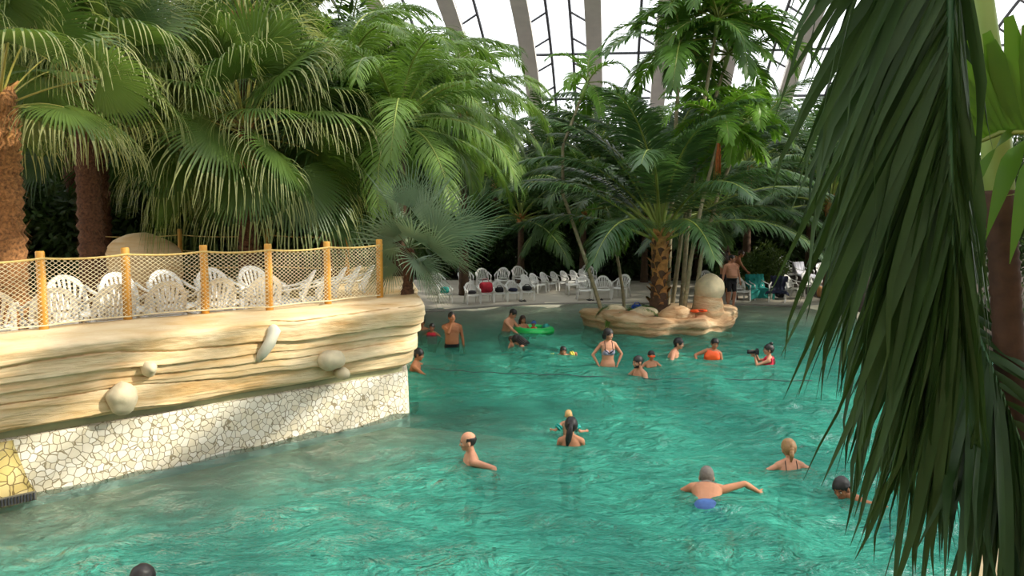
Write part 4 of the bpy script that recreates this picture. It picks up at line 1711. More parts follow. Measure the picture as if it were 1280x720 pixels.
ND = 3.05
np_ = tag(empty('near_palm', tuple(at_y(1272, 640, ND)) if False else (1.84, ND, 2.0)), 'near palm at the right with ringed brown trunk, green crownshaft and huge hanging fronds', 'palm')
NO = V(np_.location)
def W(px, py, y):
    return at_y(px, py, y) - NO
tb = MB()
path = [W(1272, 720, ND), W(1268, 600, ND), W(1262, 450, ND), W(1255, 330, ND), W(1249, 235, ND)]
trunk(tb, path, .052, R_(1), 60, .06, 16, rr=lambda t: .056 - .006 * t)
tb.build('trunk', M['near_bark'], np_)
sb = MB()
cp = [W(1250, 245, ND), W(1243, 150, ND), W(1234, 60, ND), W(1224, -20, ND), W(1218, -90, ND)]
sb.tube(cp, [.050, .052, .044, .040, .030], 16)
sb.build('crownshaft', M['crownshaft'], np_)
TOP = cp[-1]


def near_frond(pts, spec, rr=.016, mat='near_leaf'):
    """spec: list of (side, n, t0, t1, length fn, angle fn, width, droop)"""
    rg = R_(int(pts[0].x * 100) + len(pts))
    path = []
    for k in range(41):
        f = k / 40 * (len(pts) - 1)
        i = min(int(f), len(pts) - 2); u = f - i
        p0, p1, p2, p3 = pts[max(i - 1, 0)], pts[i], pts[i + 1], pts[min(i + 2, len(pts) - 1)]
        path.append(.5 * ((2 * p1) + (p2 - p0) * u + (2 * p0 - 5 * p1 + 4 * p2 - p3) * u * u + (3 * p1 - p0 - 3 * p2 + p3) * u ** 3))
    mb = MB()
    for side, n, t0, t1, lf, af, wd, dr in spec:
        for k in range(n):
            q = (k + .5 + rg.uniform(-.3, .3)) / n
            t = t0 + (t1 - t0) * q
            p, tg = sample(path, min(t, .999))
            sv = V((side, 0, 0)) + V((0, rg.uniform(-.35, .35), 0))
            sv = (sv - tg * sv.dot(tg)).normalized()
            a = af(q) + rg.uniform(-.09, .09)
            d = (tg * math.cos(a) + sv * math.sin(a)).normalized()
            L = lf(q) * rg.uniform(.82, 1.1)
            P_, D_ = [p.copy()], [d.copy()]
            kink = rg.uniform(.55, .85)
            ns = 9
            for j in range(ns):
                u = (j + 1) / ns
                g = dr * (.5 + u) / ns * 2
                if u > kink and rg.random() < .5:
                    g += .25
                    d = d + V((rg.uniform(-.25, .25), rg.uniform(-.2, .2), 0))
                d = (d + DOWN * g).normalized()
                p = p + d * (L / ns)
                P_.append(p.copy()); D_.append(d.copy())
            wr = (tg + V((0, rg.uniform(-.5, .5), 0)))
            strip(mb, P_, D_, wr, wd * .5 * rg.uniform(.8, 1.15), 0, lambda x: (.4 + .6 * min(1, x / .18)) * (1 - min(1, max(0, (x - .45) / .55)) ** 1.3) + .03, .3)
    o = mb.build('frond', M[mat], np_)
    st = MB()
    st.tube(path, [rr * (1.3 - 1.0 * k / 40) for k in range(41)], 8)
    st.build('leaf_stalk', M['stalk_near'], o)


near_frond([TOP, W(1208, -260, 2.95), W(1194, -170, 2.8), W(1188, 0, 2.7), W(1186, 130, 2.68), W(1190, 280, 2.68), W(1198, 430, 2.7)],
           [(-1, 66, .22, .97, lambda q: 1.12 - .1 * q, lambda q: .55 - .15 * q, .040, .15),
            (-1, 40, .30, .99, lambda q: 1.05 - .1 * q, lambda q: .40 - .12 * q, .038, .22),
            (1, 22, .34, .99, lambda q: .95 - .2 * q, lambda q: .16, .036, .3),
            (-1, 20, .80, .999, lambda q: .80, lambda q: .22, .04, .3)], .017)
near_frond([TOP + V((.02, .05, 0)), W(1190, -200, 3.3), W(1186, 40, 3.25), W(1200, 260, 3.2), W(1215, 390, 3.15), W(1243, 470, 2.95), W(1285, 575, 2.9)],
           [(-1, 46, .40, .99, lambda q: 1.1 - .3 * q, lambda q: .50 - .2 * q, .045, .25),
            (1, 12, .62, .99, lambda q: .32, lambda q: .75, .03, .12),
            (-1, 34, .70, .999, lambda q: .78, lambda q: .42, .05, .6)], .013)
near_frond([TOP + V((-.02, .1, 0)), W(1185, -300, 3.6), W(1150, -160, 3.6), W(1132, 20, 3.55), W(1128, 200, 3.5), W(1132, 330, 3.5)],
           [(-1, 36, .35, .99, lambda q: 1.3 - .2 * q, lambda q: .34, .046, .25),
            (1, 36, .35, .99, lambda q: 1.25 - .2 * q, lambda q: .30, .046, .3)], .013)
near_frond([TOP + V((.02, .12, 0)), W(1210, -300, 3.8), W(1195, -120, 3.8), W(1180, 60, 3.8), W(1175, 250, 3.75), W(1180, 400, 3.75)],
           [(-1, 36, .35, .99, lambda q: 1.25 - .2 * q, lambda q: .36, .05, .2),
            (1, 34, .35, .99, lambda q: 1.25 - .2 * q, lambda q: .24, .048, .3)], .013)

# bright young leaf in front of the trunk
yb = tag(empty('young_palm', (1.98, 2.86, 2.05)), 'bright green young palm leaf at the right edge in front of the brown trunk', 'palm')
YO = V(yb.location)
def Y(px, py, y=2.86):
    return at_y(px, py, y) - YO
st = MB()
st.tube([Y(1330, 690), Y(1325, 420), Y(1312, 240), Y(1283, 165), Y(1250, 166), Y(1218, 180), Y(1202, 196)], [.02, .018, .015, .011, .009, .007, .004], 8)
st.build('leaf_stalk', M['stalk'], yb)
mb = MB()
def blade(b0, tip, w, sag=0.0, y2=None, jag=True):
    a, c = Y(*b0), Y(*tip, y2 or 2.80)
    n = 7
    P_, D_ = [], []
    for k in range(n + 1):
        u = k / n
        p = a.lerp(c, u) + V((0, 0, sag * 4 * u * (1 - u)))
        P_.append(p)
    for k in range(n + 1):
        D_.append((P_[min(k + 1, n)] - P_[max(k - 1, 0)]).normalized())
    strip(mb, P_, D_, V((.6, 0, .8)) if b0[0] > tip[0] else V((.6, 0, -.8)), w / 2, 0, lambda x: (.45 + .55 * min(1, x / .35)) * (1 - .55 * max(0, (x - .7) / .3)) if jag else leaf_prof(x), .25)
for b0, tip, w, sg in [((1262, 166), (1213, 48), .055, .01), ((1256, 167), (1190, 62), .06, .01), ((1248, 168), (1189, 84), .055, .01), ((1240, 170), (1195, 112), .05, .008), ((1232, 174), (1191, 131), .045, .006),
                       ((1272, 165), (1234, 40), .07, 0), ((1283, 166), (1240, 52), .08, 0), ((1292, 172), (1262, 20), .08, 0), ((1300, 180), (1285, 30), .08, 0)]:
    blade(b0, tip, w, sg, 2.80)
for b0, tip, w, sg in [((1270, 165), (1205, 262), .06, .05), ((1288, 168), (1232, 300), .07, .06), ((1300, 190), (1262, 330), .07, .05), ((1310, 240), (1290, 380), .07, .05)]:
    blade(b0, tip, w, sg, 2.78, False)
for b0, tip, w in [((1212, 186), (1196, 208), .03), ((1206, 196), (1208, 238), .04)]:
    blade(b0, tip, w, 0, 2.84)
mb.build('frond', M['near_bright'], yb)
# ================================================================ PEOPLE
def skin(name, col):
    m, nt, out = new_mat(name)
    t = NT(nt)
    nz = t.noise(7, 4, t.coord())
    cc = t.ramp(nz, [(.3, tuple(c * .9 for c in col)), (.7, tuple(min(1, c * 1.08) for c in col))])
    t.l(t.bsdf(cc, .55, None, .25, .08), out.inputs[0])
    return m


SK = {'fair': skin('skin_fair', srgb(200, 144, 114)), 'mid': skin('skin_mid', srgb(180, 126, 94)), 'tan': skin('skin_tan', srgb(168, 112, 78)), 'dark': skin('skin_deep', srgb(122, 78, 54))}
HAIRM = {'black': simple('black_hair', srgb(24, 19, 17), .5, .3, 30), 'brown': simple('brown_hair', srgb(58, 38, 26), .5, .3, 30), 'grey': simple('grey_hair', srgb(112, 104, 96), .6, .25, 40),
         'blond': simple('blond_hair', srgb(206, 166, 106), .5, .25, 30), 'dkblond': simple('dark_blond_hair', srgb(150, 112, 70), .5, .25, 30)}
M['eye'] = simple('eye', (.75, .74, .72), .2, .02, 3)
M['iris'] = simple('iris', srgb(40, 28, 20), .2, .1, 3)
M['lip'] = simple('lips', srgb(168, 92, 80), .5, .1, 10)
CLO = {'black': M['black'], 'blue': simple('blue_swimwear', srgb(58, 92, 150), .75, .25, 8), 'royal': simple('royal_blue_swimwear', srgb(46, 66, 190), .7, .3, 14), 'orange': M['orange'], 'red': simple('red_vest', srgb(216, 36, 66), .6, .15, 6),
       'lilac': simple('lilac_bikini', srgb(150, 148, 172), .7, .2, 20), 'yellow': simple('yellow_vinyl', srgb(232, 220, 90), .4, .1, 5), 'green': simple('green_vinyl', srgb(24, 176, 84), .35, .1, 5), 'teal': simple('teal_vinyl', srgb(22, 150, 140), .35, .2, 6),
       'white': M['whitecloth'], 'navy': M['navy']}


def ik(a, c, l1, l2, hint):
    """elbow or knee position between two joints"""
    a, c = V(a), V(c)
    d = c - a
    L = min(d.length, (l1 + l2) * .995)
    dn = d.normalized()
    x = (l1 * l1 - l2 * l2 + L * L) / (2 * L)
    h_ = math.sqrt(max(0, l1 * l1 - x * x))
    n = V(hint) - dn * V(hint).dot(dn)
    n = n.normalized() if n.length > 1e-5 else V((0, 1, 0))
    return a + dn * x + n * h_, a + dn * L


def remesh(mb, vox, smooth=6):
    me = bpy.data.meshes.new('tmp')
    me.from_pydata(mb.v, [], mb.f)
    o = bpy.data.objects.new('tmp', me)
    COL.objects.link(o)
    r = o.modifiers.new('r', 'REMESH'); r.mode = 'VOXEL'; r.voxel_size = vox; r.use_smooth_shade = True
    s = o.modifiers.new('s', 'SMOOTH'); s.factor = .5; s.iterations = smooth
    dg = bpy.context.evaluated_depsgraph_get()
    res = bpy.data.meshes.new_from_object(o.evaluated_get(dg))
    bpy.data.objects.remove(o)
    bpy.data.meshes.remove(me)
    return res


def person(label, surf, yaw, sk, hair=('black', 'short'), female=False, kid=0.0, lean=0.0, side=0.0, head=(0.0, 0.0), R=None, L=None, legs=None, wear=(), px_h=None, top_z=None, feet_z=None, belly=0.0, roll=None, lod=.0085, eh=None, width=1.0):
    """surf: point on the water under the head; the figure is set so that its head top stands top_z above the water.
    Body faces -y at yaw 0. R, L: (hand, elbow hint) in the chest's frame; legs: (knee/foot) pairs."""
    H = 1.72 if not female else 1.64
    sc = (H / 1.72) * (1 - kid) * 1.05
    hk = 1.13 + .55 * kid                            # children have larger heads
    T = Matrix.Translation((0, 0, .92)) @ Matrix.Rotation(lean, 4, 'X') @ Matrix.Rotation(side, 4, 'Y') @ Matrix.Translation((0, 0, -.92))
    sw = (.185 if not female else .165) * width
    hw = .165 if not female else .175
    mb = MB()
    # trunk in stacked ovals
    rings = [(.80, .09, .08, 0), (.84, hw * .92, .105, .005), (.92, hw, .122, .01), (1.0, hw * .93, .115 + belly * .6, -.004 - belly * .5), (1.08, (.148 if not female else .130) + belly * .3, .104 + belly, 0 - belly * .7), (1.18, .155 if not female else .137, .108 + belly * .6, -.004 - belly * .4),
             (1.28, .172 if not female else .150, .118, -.004), (1.36, .180 if not female else .155, .112, .0), (1.42, .165 if not female else .145, .092, .008), (1.465, .10, .07, .015), (1.49, .06, .058, .018)]
    rows = []
    for z, a, b, yo in rings:
        row = []
        for i in range(22):
            t = 2 * PI * i / 22
            e = lambda v: math.copysign(abs(v) ** .82, v)
            row.append(T @ V((a * width * e(math.cos(t)), yo + b * e(math.sin(t)), z)))
        rows.append(row)
    mb.grid(rows, closed=True)
    mb.add(rows[0], [tuple(range(22))[::-1]])
    mb.add(rows[-1], [tuple(range(22))])
    if female:
        for s in (-1, 1):
            mb.ellipsoid(T @ V((s * .072, -.092, 1.255)), (.062, .062, .064), None, 12, 8)
    else:
        for s in (-1, 1):
            mb.ellipsoid(T @ V((s * .082, -.075, 1.30)), (.085, .045, .065), None, 12, 8)
    for s in (-1, 1):                             # shoulder slope
        mb.cone(T @ V((s * .045, .02, 1.475)), .05, T @ V((s * sw * .92, .012, 1.415)), .062)
    # neck and head
    nb_, nt_ = V((0, .022, 1.45)), V((0, .005, 1.56))
    hp = V((0, -.012, 1.555))
    HT = T @ Matrix.Translation(hp) @ Matrix.Rotation(head[0], 4, 'Z') @ Matrix.Rotation(head[1], 4, 'X')
    mb.cone(T @ nb_, .058 if not female else .050, T @ nt_, .054 if not female else .046)
    Hh = lambda x, y, z: HT @ V((x * hk, y * hk, z * hk))
    R3 = HT.to_3x3()
    def he(c, r, rot=None):
        mb.ellipsoid(Hh(*c), tuple(q * hk for q in r), R3 if rot is None else R3 @ rot, 16, 11)
    he((0, .010, .105), (.074, .094, .092))       # skull
    he((0, -.022, .070), (.062, .068, .085))      # face
    he((0, -.040, .015), (.044, .042, .040))      # jaw and chin
    he((0, -.060, -.004), (.022, .022, .018))
    he((0, -.090, .052), (.016, .022, .015))      # nose
    he((0, -.082, .072), (.010, .014, .026))
    he((0, -.070, .094), (.050, .020, .012))      # brow
    for s in (-1, 1):
        he((s * .042, -.058, .052), (.018, .018, .020))
        he((s * .074, .006, .062), (.012, .020, .032))
    # arms
    arm_pts = []
    defs = {'R': R or ((-.27, -.05, .86), (-.3, .6, 0)), 'L': L or ((.27, -.05, .86), (.3, .6, 0))}
    for s, k in ((-1, 'R'), (1, 'L')):
        hand, hint = defs[k][0], defs[k][1]
        sh = V((s * sw, .012, 1.41))
        el, wr = ik(sh, hand, .285, .255, hint)
        sh, el, wr = T @ sh, T @ el, T @ wr
        f = .88 if female else 1.0
        mb.cone(sh, .056 * f, sh.lerp(el, .45), .047 * f); mb.cone(sh.lerp(el, .45), .047 * f, el, .038 * f)
        mb.cone(el, .038 * f, el.lerp(wr, .3), .040 * f); mb.cone(el.lerp(wr, .3), .040 * f, wr, .025 * f)
        arm_pts.append((sh, el, wr))
        # hand: palm, four fingers of unequal length, thumb off the side of the palm
        fd = (wr - el).normalized()
        if len(defs[k]) > 2:
            fd = (T.to_3x3() @ V(defs[k][2])).normalized()
        sd = fd.cross(V((s, .3, .2)))
        sd = (sd if sd.length > .1 else fd.cross(V((0, 1, 0)))).normalized()
        pn = fd.cross(sd).normalized()
        c0 = wr + fd * .045
        mb.ellipsoid(c0, (1, 1, 1), Matrix((sd * .038, pn * .016, fd * .052)).transposed(), 12, 8)
        for j, (o, ln) in enumerate(((-.028, .062), (-.010, .074), (.010, .069), (.027, .054))):
            b0 = wr + fd * .085 + sd * o
            kn = b0 + fd * ln * .55 + pn * .004 + sd * o * .25
            tp = kn + fd * ln * .42 + pn * .016
            mb.cone(b0, .0098, kn, .0092, 7); mb.cone(kn, .0092, tp, .0080, 7)
        th0 = wr + fd * .030 - sd * .030
        th1 = th0 + fd * .030 - sd * .026
        mb.cone(th0, .013, th1, .011, 7); mb.cone(th1, .011, th1 + fd * .028 - sd * .006, .009, 7)
    # legs
    lg = legs or (((-.10, .0, .08), (0, -1, 0)), ((.10, .0, .08), (0, -1, 0)))
    leg_pts = []
    for s, (ft, hint) in zip((-1, 1), lg):
        hip = V((s * .088, .005, .89))
        kn, an = ik(hip, ft, .425, .40, hint)
        mb.cone(hip, .092, hip.lerp(kn, .5), .074); mb.cone(hip.lerp(kn, .5), .074, kn, .054)
        mb.cone(kn, .054, kn.lerp(an, .3), .056); mb.cone(kn.lerp(an, .3), .056, an, .036)
        sd = (an - kn).normalized()
        toe = V((0, -1, 0)) - sd * V((0, -1, 0)).dot(sd)
        if toe.length < .35:
            toe = sd
        toe.normalize()
        hl = an + sd * .035
        mb.cone(hl - toe * .035, .034, hl + toe * .09, .030); mb.cone(hl + toe * .09, .032, hl + toe * .165, .019)
        leg_pts.append((hip, kn, an))
    body = remesh(mb, lod)
    nv = len(body.vertices)
    co = np.empty(nv * 3); body.vertices.foreach_get('co', co); co = co.reshape(-1, 3)
    no = np.empty(nv * 3); body.vertices.foreach_get('normal', no); no = no.reshape(-1, 3)
    Ti = np.array(T.inverted())
    tl = co @ Ti[:3, :3].T + Ti[:3, 3]            # chest frame
    Hi = np.array(HT.inverted())
    hl_ = (co @ Hi[:3, :3].T + Hi[:3, 3]) / hk    # head frame

    def segd(a, b):
        a, b = np.array(a), np.array(b)
        ab = b - a
        k = np.clip(((co - a) @ ab) / (ab @ ab), 0, 1)
        return np.linalg.norm(co - (a + k[:, None] * ab), axis=1)
    armd = np.full(nv, 9.0)
    for sh, el, wr in arm_pts:
        hd = wr + (wr - el).normalized() * .17
        armd = np.minimum(armd, np.minimum(segd(sh.lerp(el, .25), el), segd(el, hd)))
    legd = np.full(nv, 9.0)
    thd = np.full(nv, 9.0)
    for hip, kn, an in leg_pts:
        thd = np.minimum(thd, segd(hip, hip.lerp(kn, .62)))
    body.materials.clear()
    body.materials.append(SK[sk])
    body.polygons.foreach_set('use_smooth', [True] * len(body.polygons))

    # stand in the scene
    topv = float(np.max((hl_[:, 2] > .02) * co[:, 2]))
    root = tag(empty('person', (0, 0, 0), yaw, sc), label, 'person')
    if feet_z is not None:
        z0 = feet_z - float(co[:, 2].min()) * sc
    else:
        z0 = top_z - topv * sc
    hc = HT @ V((0, 0, .08))
    off = Matrix.Rotation(yaw, 3, 'Z') @ V((hc.x, hc.y, 0)) * sc
    root.location = (surf[0] - off.x, surf[1] - off.y, z0)
    link('body', body, root)

    def shell(name, mask, off_, mat, thick=.004):
        f = [p.vertices[:] for p in body.polygons if all(mask[i] for i in p.vertices)]
        if not f:
            return None
        used = sorted({i for q in f for i in q})
        mp = {i: k for k, i in enumerate(used)}
        o_ = off_ if hasattr(off_, '__len__') else np.full(nv, off_)
        outer = [tuple(co[i] + no[i] * o_[i]) for i in used]
        inner = [tuple(co[i] - no[i] * .003) for i in used]
        n_ = len(used)
        fs = [tuple(mp[i] for i in q) for q in f]
        cnt = {}
        for q in fs:
            for a, b in zip(q, q[1:] + q[:1]):
                cnt[(a, b)] = 1
        rim = [(a, b, b + n_, a + n_)[::-1] for (a, b) in cnt if (b, a) not in cnt]
        me = bpy.data.meshes.new(name)
        me.from_pydata(outer + inner, [], fs + rim)
        me.materials.append(mat)
        me.polygons.foreach_set('use_smooth', [True] * len(me.polygons))
        return link(name, me, root)

    # hair
    hc_, hs = hair
    hx, hy, hz = hl_[:, 0], hl_[:, 1], hl_[:, 2]
    ishead = (hz > -.02) & (np.abs(hx) < .1) & (np.abs(hy) < .14) & (armd > .05)
    ear = (np.abs(hx) > .072) & (np.abs(hy - .006) < .026) & (hz < .095)
    cap = ishead & (hz + .8 * hy + .008 * np.sin(hx * 300) > .048) & ~ear & (hz > -.005 - .2 * hy)
    if hs == 'bald':
        cap = ishead & ~ear & (hz < .135) & (hz > .03) & (hy > -.02) & ((np.abs(hx) > .045) | (hy > .05)) & (hz + .9 * hy > .04)
        shell('hair', cap, .006, HAIRM[hc_])
    elif hs == 'crop':
        shell('hair', cap, .006, HAIRM[hc_])
    else:
        vol = .016 if hs == 'short' else .02
        wob = np.array([noise.noise(V((a * 26, b * 26, c * 26))) for a, b, c in hl_]) * .006
        shell('hair', cap, vol + wob, HAIRM[hc_])
        hm = MB()
        def hh(c, r, n=12):
            hm.ellipsoid(Hh(*c), tuple(q * hk for q in r), R3, n, 8)
        if hs == 'bun':
            hh((0, .055, .215), (.042, .040, .036)); hh((0, .045, .19), (.035, .035, .03))
        elif hs == 'ponytail':
            hh((0, .105, .115), (.035, .03, .035))
            pts = [Hh(0, .11, .12), Hh(.01, .15, .08), Hh(.02, .15, .0), Hh(.035, .13, -.08), Hh(.05, .12, -.17)]
            hm.tube(pts, [.028, .042, .052, .050, .018], 10)
        elif hs == 'nape':
            hh((0, .10, .085), (.040, .030, .045)); hm.tube([Hh(0, .11, .08), Hh(.0, .12, .02), Hh(.005, .105, -.06)], [.03, .030, .012], 10)
        elif hs == 'long':
            for k in range(-5, 6):
                a = k / 5 * 1.9
                x, y = .078 * math.sin(a), .03 + .085 * math.cos(a)
                hm.tube([Hh(x * .8, y * .8 + .004, .14), Hh(x * 1.12, y * 1.1, .06), Hh(x * 1.2, y * 1.15, -.05), Hh(x * 1.1, y * 1.15 + .01, -.16 - .03 * math.cos(a))], [.018, .024, .024, .010], 8)
        elif hs == 'bob':
            for k in range(-5, 6):
                a = k / 5 * 1.7
                x, y = .076 * math.sin(a), .02 + .085 * math.cos(a)
                hm.tube([Hh(x * .85, y * .85, .14), Hh(x * 1.1, y * 1.08, .06), Hh(x * 1.08, y * 1.05, -.01)], [.018, .022, .010], 8)
        if hm.v:
            hm.build('hair_lock', HAIRM[hc_], root)
    # face
    for s in (-1, 1):
        em = MB(); em.ellipsoid(Hh(s * .030, -.074, .075), tuple(q * hk for q in (.0125, .010, .0085)), R3, 10, 7)
        e = em.build('eye', M['eye'], root)
        im = MB(); im.ellipsoid(Hh(s * .030, -.0815, .075), tuple(q * hk for q in (.0062, .0045, .0062)), R3, 8, 6); im.build('iris', M['iris'], e)
        bm_ = MB(); bm_.tube([Hh(s * .014, -.090, .0925), Hh(s * .032, -.088, .098), Hh(s * .050, -.074, .093)], .0042 * hk, 6); bm_.build('eyebrow', HAIRM[hc_] if hc_ != 'grey' else HAIRM['grey'], root)
    mm = MB(); mm.ellipsoid(Hh(0, -.080, .022), tuple(q * hk for q in (.021, .008, .0065)), R3, 10, 6); mm.build('mouth', M['lip'], root)
    tx, ty, tz = tl[:, 0], tl[:, 1], tl[:, 2]
    trunk_ = (armd > .062) & (tz < 1.47)
    kd = 1.0
    for wname, wcol in wear:
        if wname == 'swim_shorts':
            mk = ((trunk_ & (tz < 1.0) & (tz > .78)) | (thd < .125)) & (armd > .055) & (tz < 1.0)
            shell('swim_shorts', mk, .012, CLO[wcol])
        elif wname == 'beard':
            mk = ishead & (hy < .0) & (hz < .036) & ~((np.abs(hx) < .024) & (np.abs(hz - .022) < .008)) & (hz > -.03) & (hy + .0 < -.005)
            shell('beard', mk, .006, HAIRM[wcol])
        elif wname == 'bikini_bottom':
            shell('bikini_bottom', trunk_ & (tz < .93) & (tz > .74) & (thd < .2), .006, CLO[wcol])
        elif wname == 'bikini_top':
            cup = (ty < -.02) & (np.hypot(np.abs(tx) - .072, (tz - 1.25) * 1.1) < .066)
            band = (np.abs(tz - 1.205) < .018)
            shell('bikini_top', trunk_ & (cup | band), .005, CLO[wcol])
            tr_ = (ty < -.02) & (np.abs((tz - 1.25) - .9 * (np.abs(tx) - .03)) < .016) & (np.abs(tx) < .11) & (tz > 1.225)
            strap = (np.abs(np.abs(tx) - .085) < .010) & (tz > 1.27)
            shell('bikini_trim', (trunk_ & tr_) | ((armd > .04) & strap & (tz < 1.5)), .009, CLO['black'])
        elif wname == 'swimsuit':
            shell('swimsuit', trunk_ & (tz < 1.31 - .25 * (np.abs(tx) < .05)) & (tz > .76), .006, CLO[wcol])
        elif wname == 'swimsuit_low':
            shell('swimsuit', trunk_ & (tz < 1.24) & (tz > .76) & (thd < 9), .006, CLO[wcol])
            shell('strap', (np.abs(np.abs(tx) - .075) < .010) & (tz > 1.22) & (tz < 1.49) & (armd > .04), .006, CLO[wcol])
        elif wname == 'life_vest':
            shell('life_vest', (armd > .058) & (np.abs(tx) < .165) & (tz < 1.46) & (tz > 1.02) & (np.hypot(tx, ty) > .065), .035, CLO[wcol])
        elif wname == 'vest_back':
            shell('vest_strap', (armd > .058) & (tz < 1.44) & (tz > 1.02) & (np.abs(np.abs(tx) - .075) < .022) & (ty > 0), .045, CLO[wcol])
        elif wname == 'armband':
            for sh, el, wr in arm_pts:
                am = MB()
                a, b = sh.lerp(el, .30), sh.lerp(el, .78)
                for q0, q1, r_ in ((0, .5, .088 + .07 * kid), (.5, 1, .084 + .07 * kid)):
                    am.tube([a.lerp(b, q0), a.lerp(b, q0 + .1), a.lerp(b, (q0 + q1) / 2), a.lerp(b, q1 - .1), a.lerp(b, q1)], [r_ * .62, r_ * .92, r_, r_ * .92, r_ * .62], 16)
                am.build('armband', CLO[wcol], root)
        elif wname == 'goggles':
            gm = MB()
            pts = []
            for k in range(25):
                a = 2 * PI * k / 24
                pts.append(Hh(.084 * math.sin(a), .004 - .102 * math.cos(a), .078 + .012 * (1 - math.cos(a)) * .5))
            gm.tube(pts, .0075 * hk, 8, caps=False)
            for s in (-1, 1):
                gm.ellipsoid(Hh(s * .034, -.086, .077), tuple(q * hk for q in (.034, .018, .024)), R3, 12, 8)
            gm.build('goggles', CLO[wcol], root)
        elif wname == 'cap':
            shell('sun_hat', cap | (ishead & (hz > .10)), .016, CLO[wcol])
            gm = MB()
            gm.grid([[Hh(.085 * math.cos(t_) * k_, -.03 - .105 * k_ * abs(math.sin(t_)), .122 - .02 * (k_ - .8)) for t_ in [PI * q / 12 for q in range(13)]] for k_ in (.7, 1.0, 1.3)])
            gm.build('hat_brim', CLO[wcol], root)
        elif wname == 'watch':
            gm = MB()
            sh, el, wr = arm_pts[0 if wcol == 'black' else 1]
            gm.tube([el.lerp(wr, .88), el.lerp(wr, .97)], .033, 12); gm.build('wristwatch', CLO['black'], root)
    return root, T


def ws(px, py):
    return on_z(px, py, 0.0)


def tall(px, py_w, py_h):
    """height above the water of something whose foot and top are seen at these picture rows"""
    p = on_z(px, py_w, 0)
    q = at_y(px, py_h, p.y)
    return p, q.z


def P(label, px, pyw, pyh, yaw, *a, **k):
    p, tz_ = tall(px, pyw, pyh)
    return person(label, p, yaw, *a, top_z=tz_, **k)


D = math.radians
HANG = 'down'
# --- the near and middle swimmers
P('balding dark haired person facing left, neck deep, nearest to the terrace wall', 585, 581, 540, D(-78), 'fair', ('black', 'bald'), lean=D(6), R=((-.36, -.30, 1.12), (-.5, .5, 0)), L=((.46, .22, 1.12), (.3, .6, -.2)), wear=(('swim_shorts', 'navy'),), head=(D(-4), 0))
P('person with dark ponytail seen from behind carrying a blond toddler', 714, 551, 522, D(174), 'mid', ('black', 'ponytail'), female=True, lean=D(4), R=((-.06, -.30, 1.05), (-.5, .3, -.4)), L=((.10, -.30, 1.10), (.5, .3, -.4)), wear=(('swimsuit', 'black'),))
P('small child with pale blond hair and teal armbands, held by the ponytailed swimmer', 708.5, 546, 513.5, D(176), 'fair', ('blond', 'crop'), kid=.50, lean=D(0), R=((-.42, -.10, 1.18), (-.2, .5, -.3)), L=((.42, -.10, 1.18), (.2, .5, -.3)), wear=(('armband', 'teal'),)) if False else None
pt = ws(712.5, 549); pt.y += .36
person('small child with pale blond hair and teal armbands, held by the ponytailed swimmer', pt, D(170), 'fair', ('blond', 'crop'), kid=.48, R=((-.50, -.05, 1.20), (-.2, .5, -.3)), L=((.50, -.05, 1.20), (.2, .5, -.3)), wear=(('armband', 'teal'),), top_z=at_y(712.5, 512, pt.y).z)
P('person with short grey hair swimming away in blue shorts, right arm stretched out', 883, 610, 583, D(168), 'mid', ('grey', 'crop'), lean=D(78.5), head=(0, D(-62)), R=((-.62, -.10, 1.62), (-.3, .7, 0)), L=((.16, -.30, 1.52), (.6, .3, 0)),
  legs=(((-.22, .78, .70), (0, -1, .3)), ((.16, .74, .60), (0, -1, .3))), wear=(('swim_shorts', 'blue'),))
P('person with tied blond hair and dark swimsuit, seen from behind beside the grey haired swimmer', 985, 585, 549.5, D(180), 'fair', ('dkblond', 'nape'), female=True, lean=D(14), head=(0, D(-8)), R=((-.44, -.26, 1.30), (-.6, .3, -.3)), L=((.44, -.26, 1.30), (.6, .3, -.3)), wear=(('swimsuit_low', 'black'),))
P('person swimming in royal blue shorts, half hidden behind the hanging frond', 1052, 617, 597, D(-60), 'tan', ('black', 'short'), lean=D(50), head=(D(10), D(-30)), R=((-.40, -.3, 1.5), (-.6, .2, 0)), L=((.5, -.2, 1.4), (.3, .7, 0)), legs=(((-.12, .75, .62), (0, -1, .2)), ((.16, .70, .55), (0, -1, .2))), wear=(('swim_shorts', 'royal'),))
p, _ = tall(180, 738, 706)
person('person whose dark hair just shows at the bottom edge of the picture', p, D(150), 'mid', ('black', 'short'), top_z=at_y(180, 706.5, p.y).z, wear=(('swim_shorts', 'black'),))
# --- the group before the island
P('standing woman in a lilac and black bikini, hands on hips, looking right', 760, 458, 411, D(10), 'fair', ('black', 'bob'), female=True, head=(D(42), D(4)), R=((-.225, -.03, .97), (-1, .35, -.1), (.35, -.4, -.8)), L=((.225, -.03, .97), (1, .35, -.1), (-.35, -.4, -.8)), wear=(('bikini_top', 'lilac'), ('bikini_bottom', 'lilac')))
P('bearded dark haired person facing left, right of the bikini woman', 797, 470, 444.5, D(-66), 'fair', ('black', 'crop'), lean=D(8), R=((-.40, -.32, 1.10), (-.6, .3, 0)), L=((.40, -.30, 1.12), (.6, .3, 0)), wear=(('swim_shorts', 'black'), ('beard', 'black')))
P('child wearing orange swim goggles, behind the bearded swimmer', 814, 455, 438.5, D(12), 'mid', ('black', 'short'), kid=.28, R=((-.34, -.2, 1.05), (-.6, .3, 0)), L=((.34, -.2, 1.05), (.6, .3, 0)), wear=(('goggles', 'orange'),))
P('person with short dark hair facing right, shoulder deep, below the middle of the island', 848, 447, 422.5, D(70), 'fair', ('black', 'short'), lean=D(24), head=(0, D(-16)), R=((-.36, -.26, 1.10), (-.6, .3, 0)), L=((.36, -.36, 1.12), (.6, .3, 0)), wear=(('swim_shorts', 'black'),))
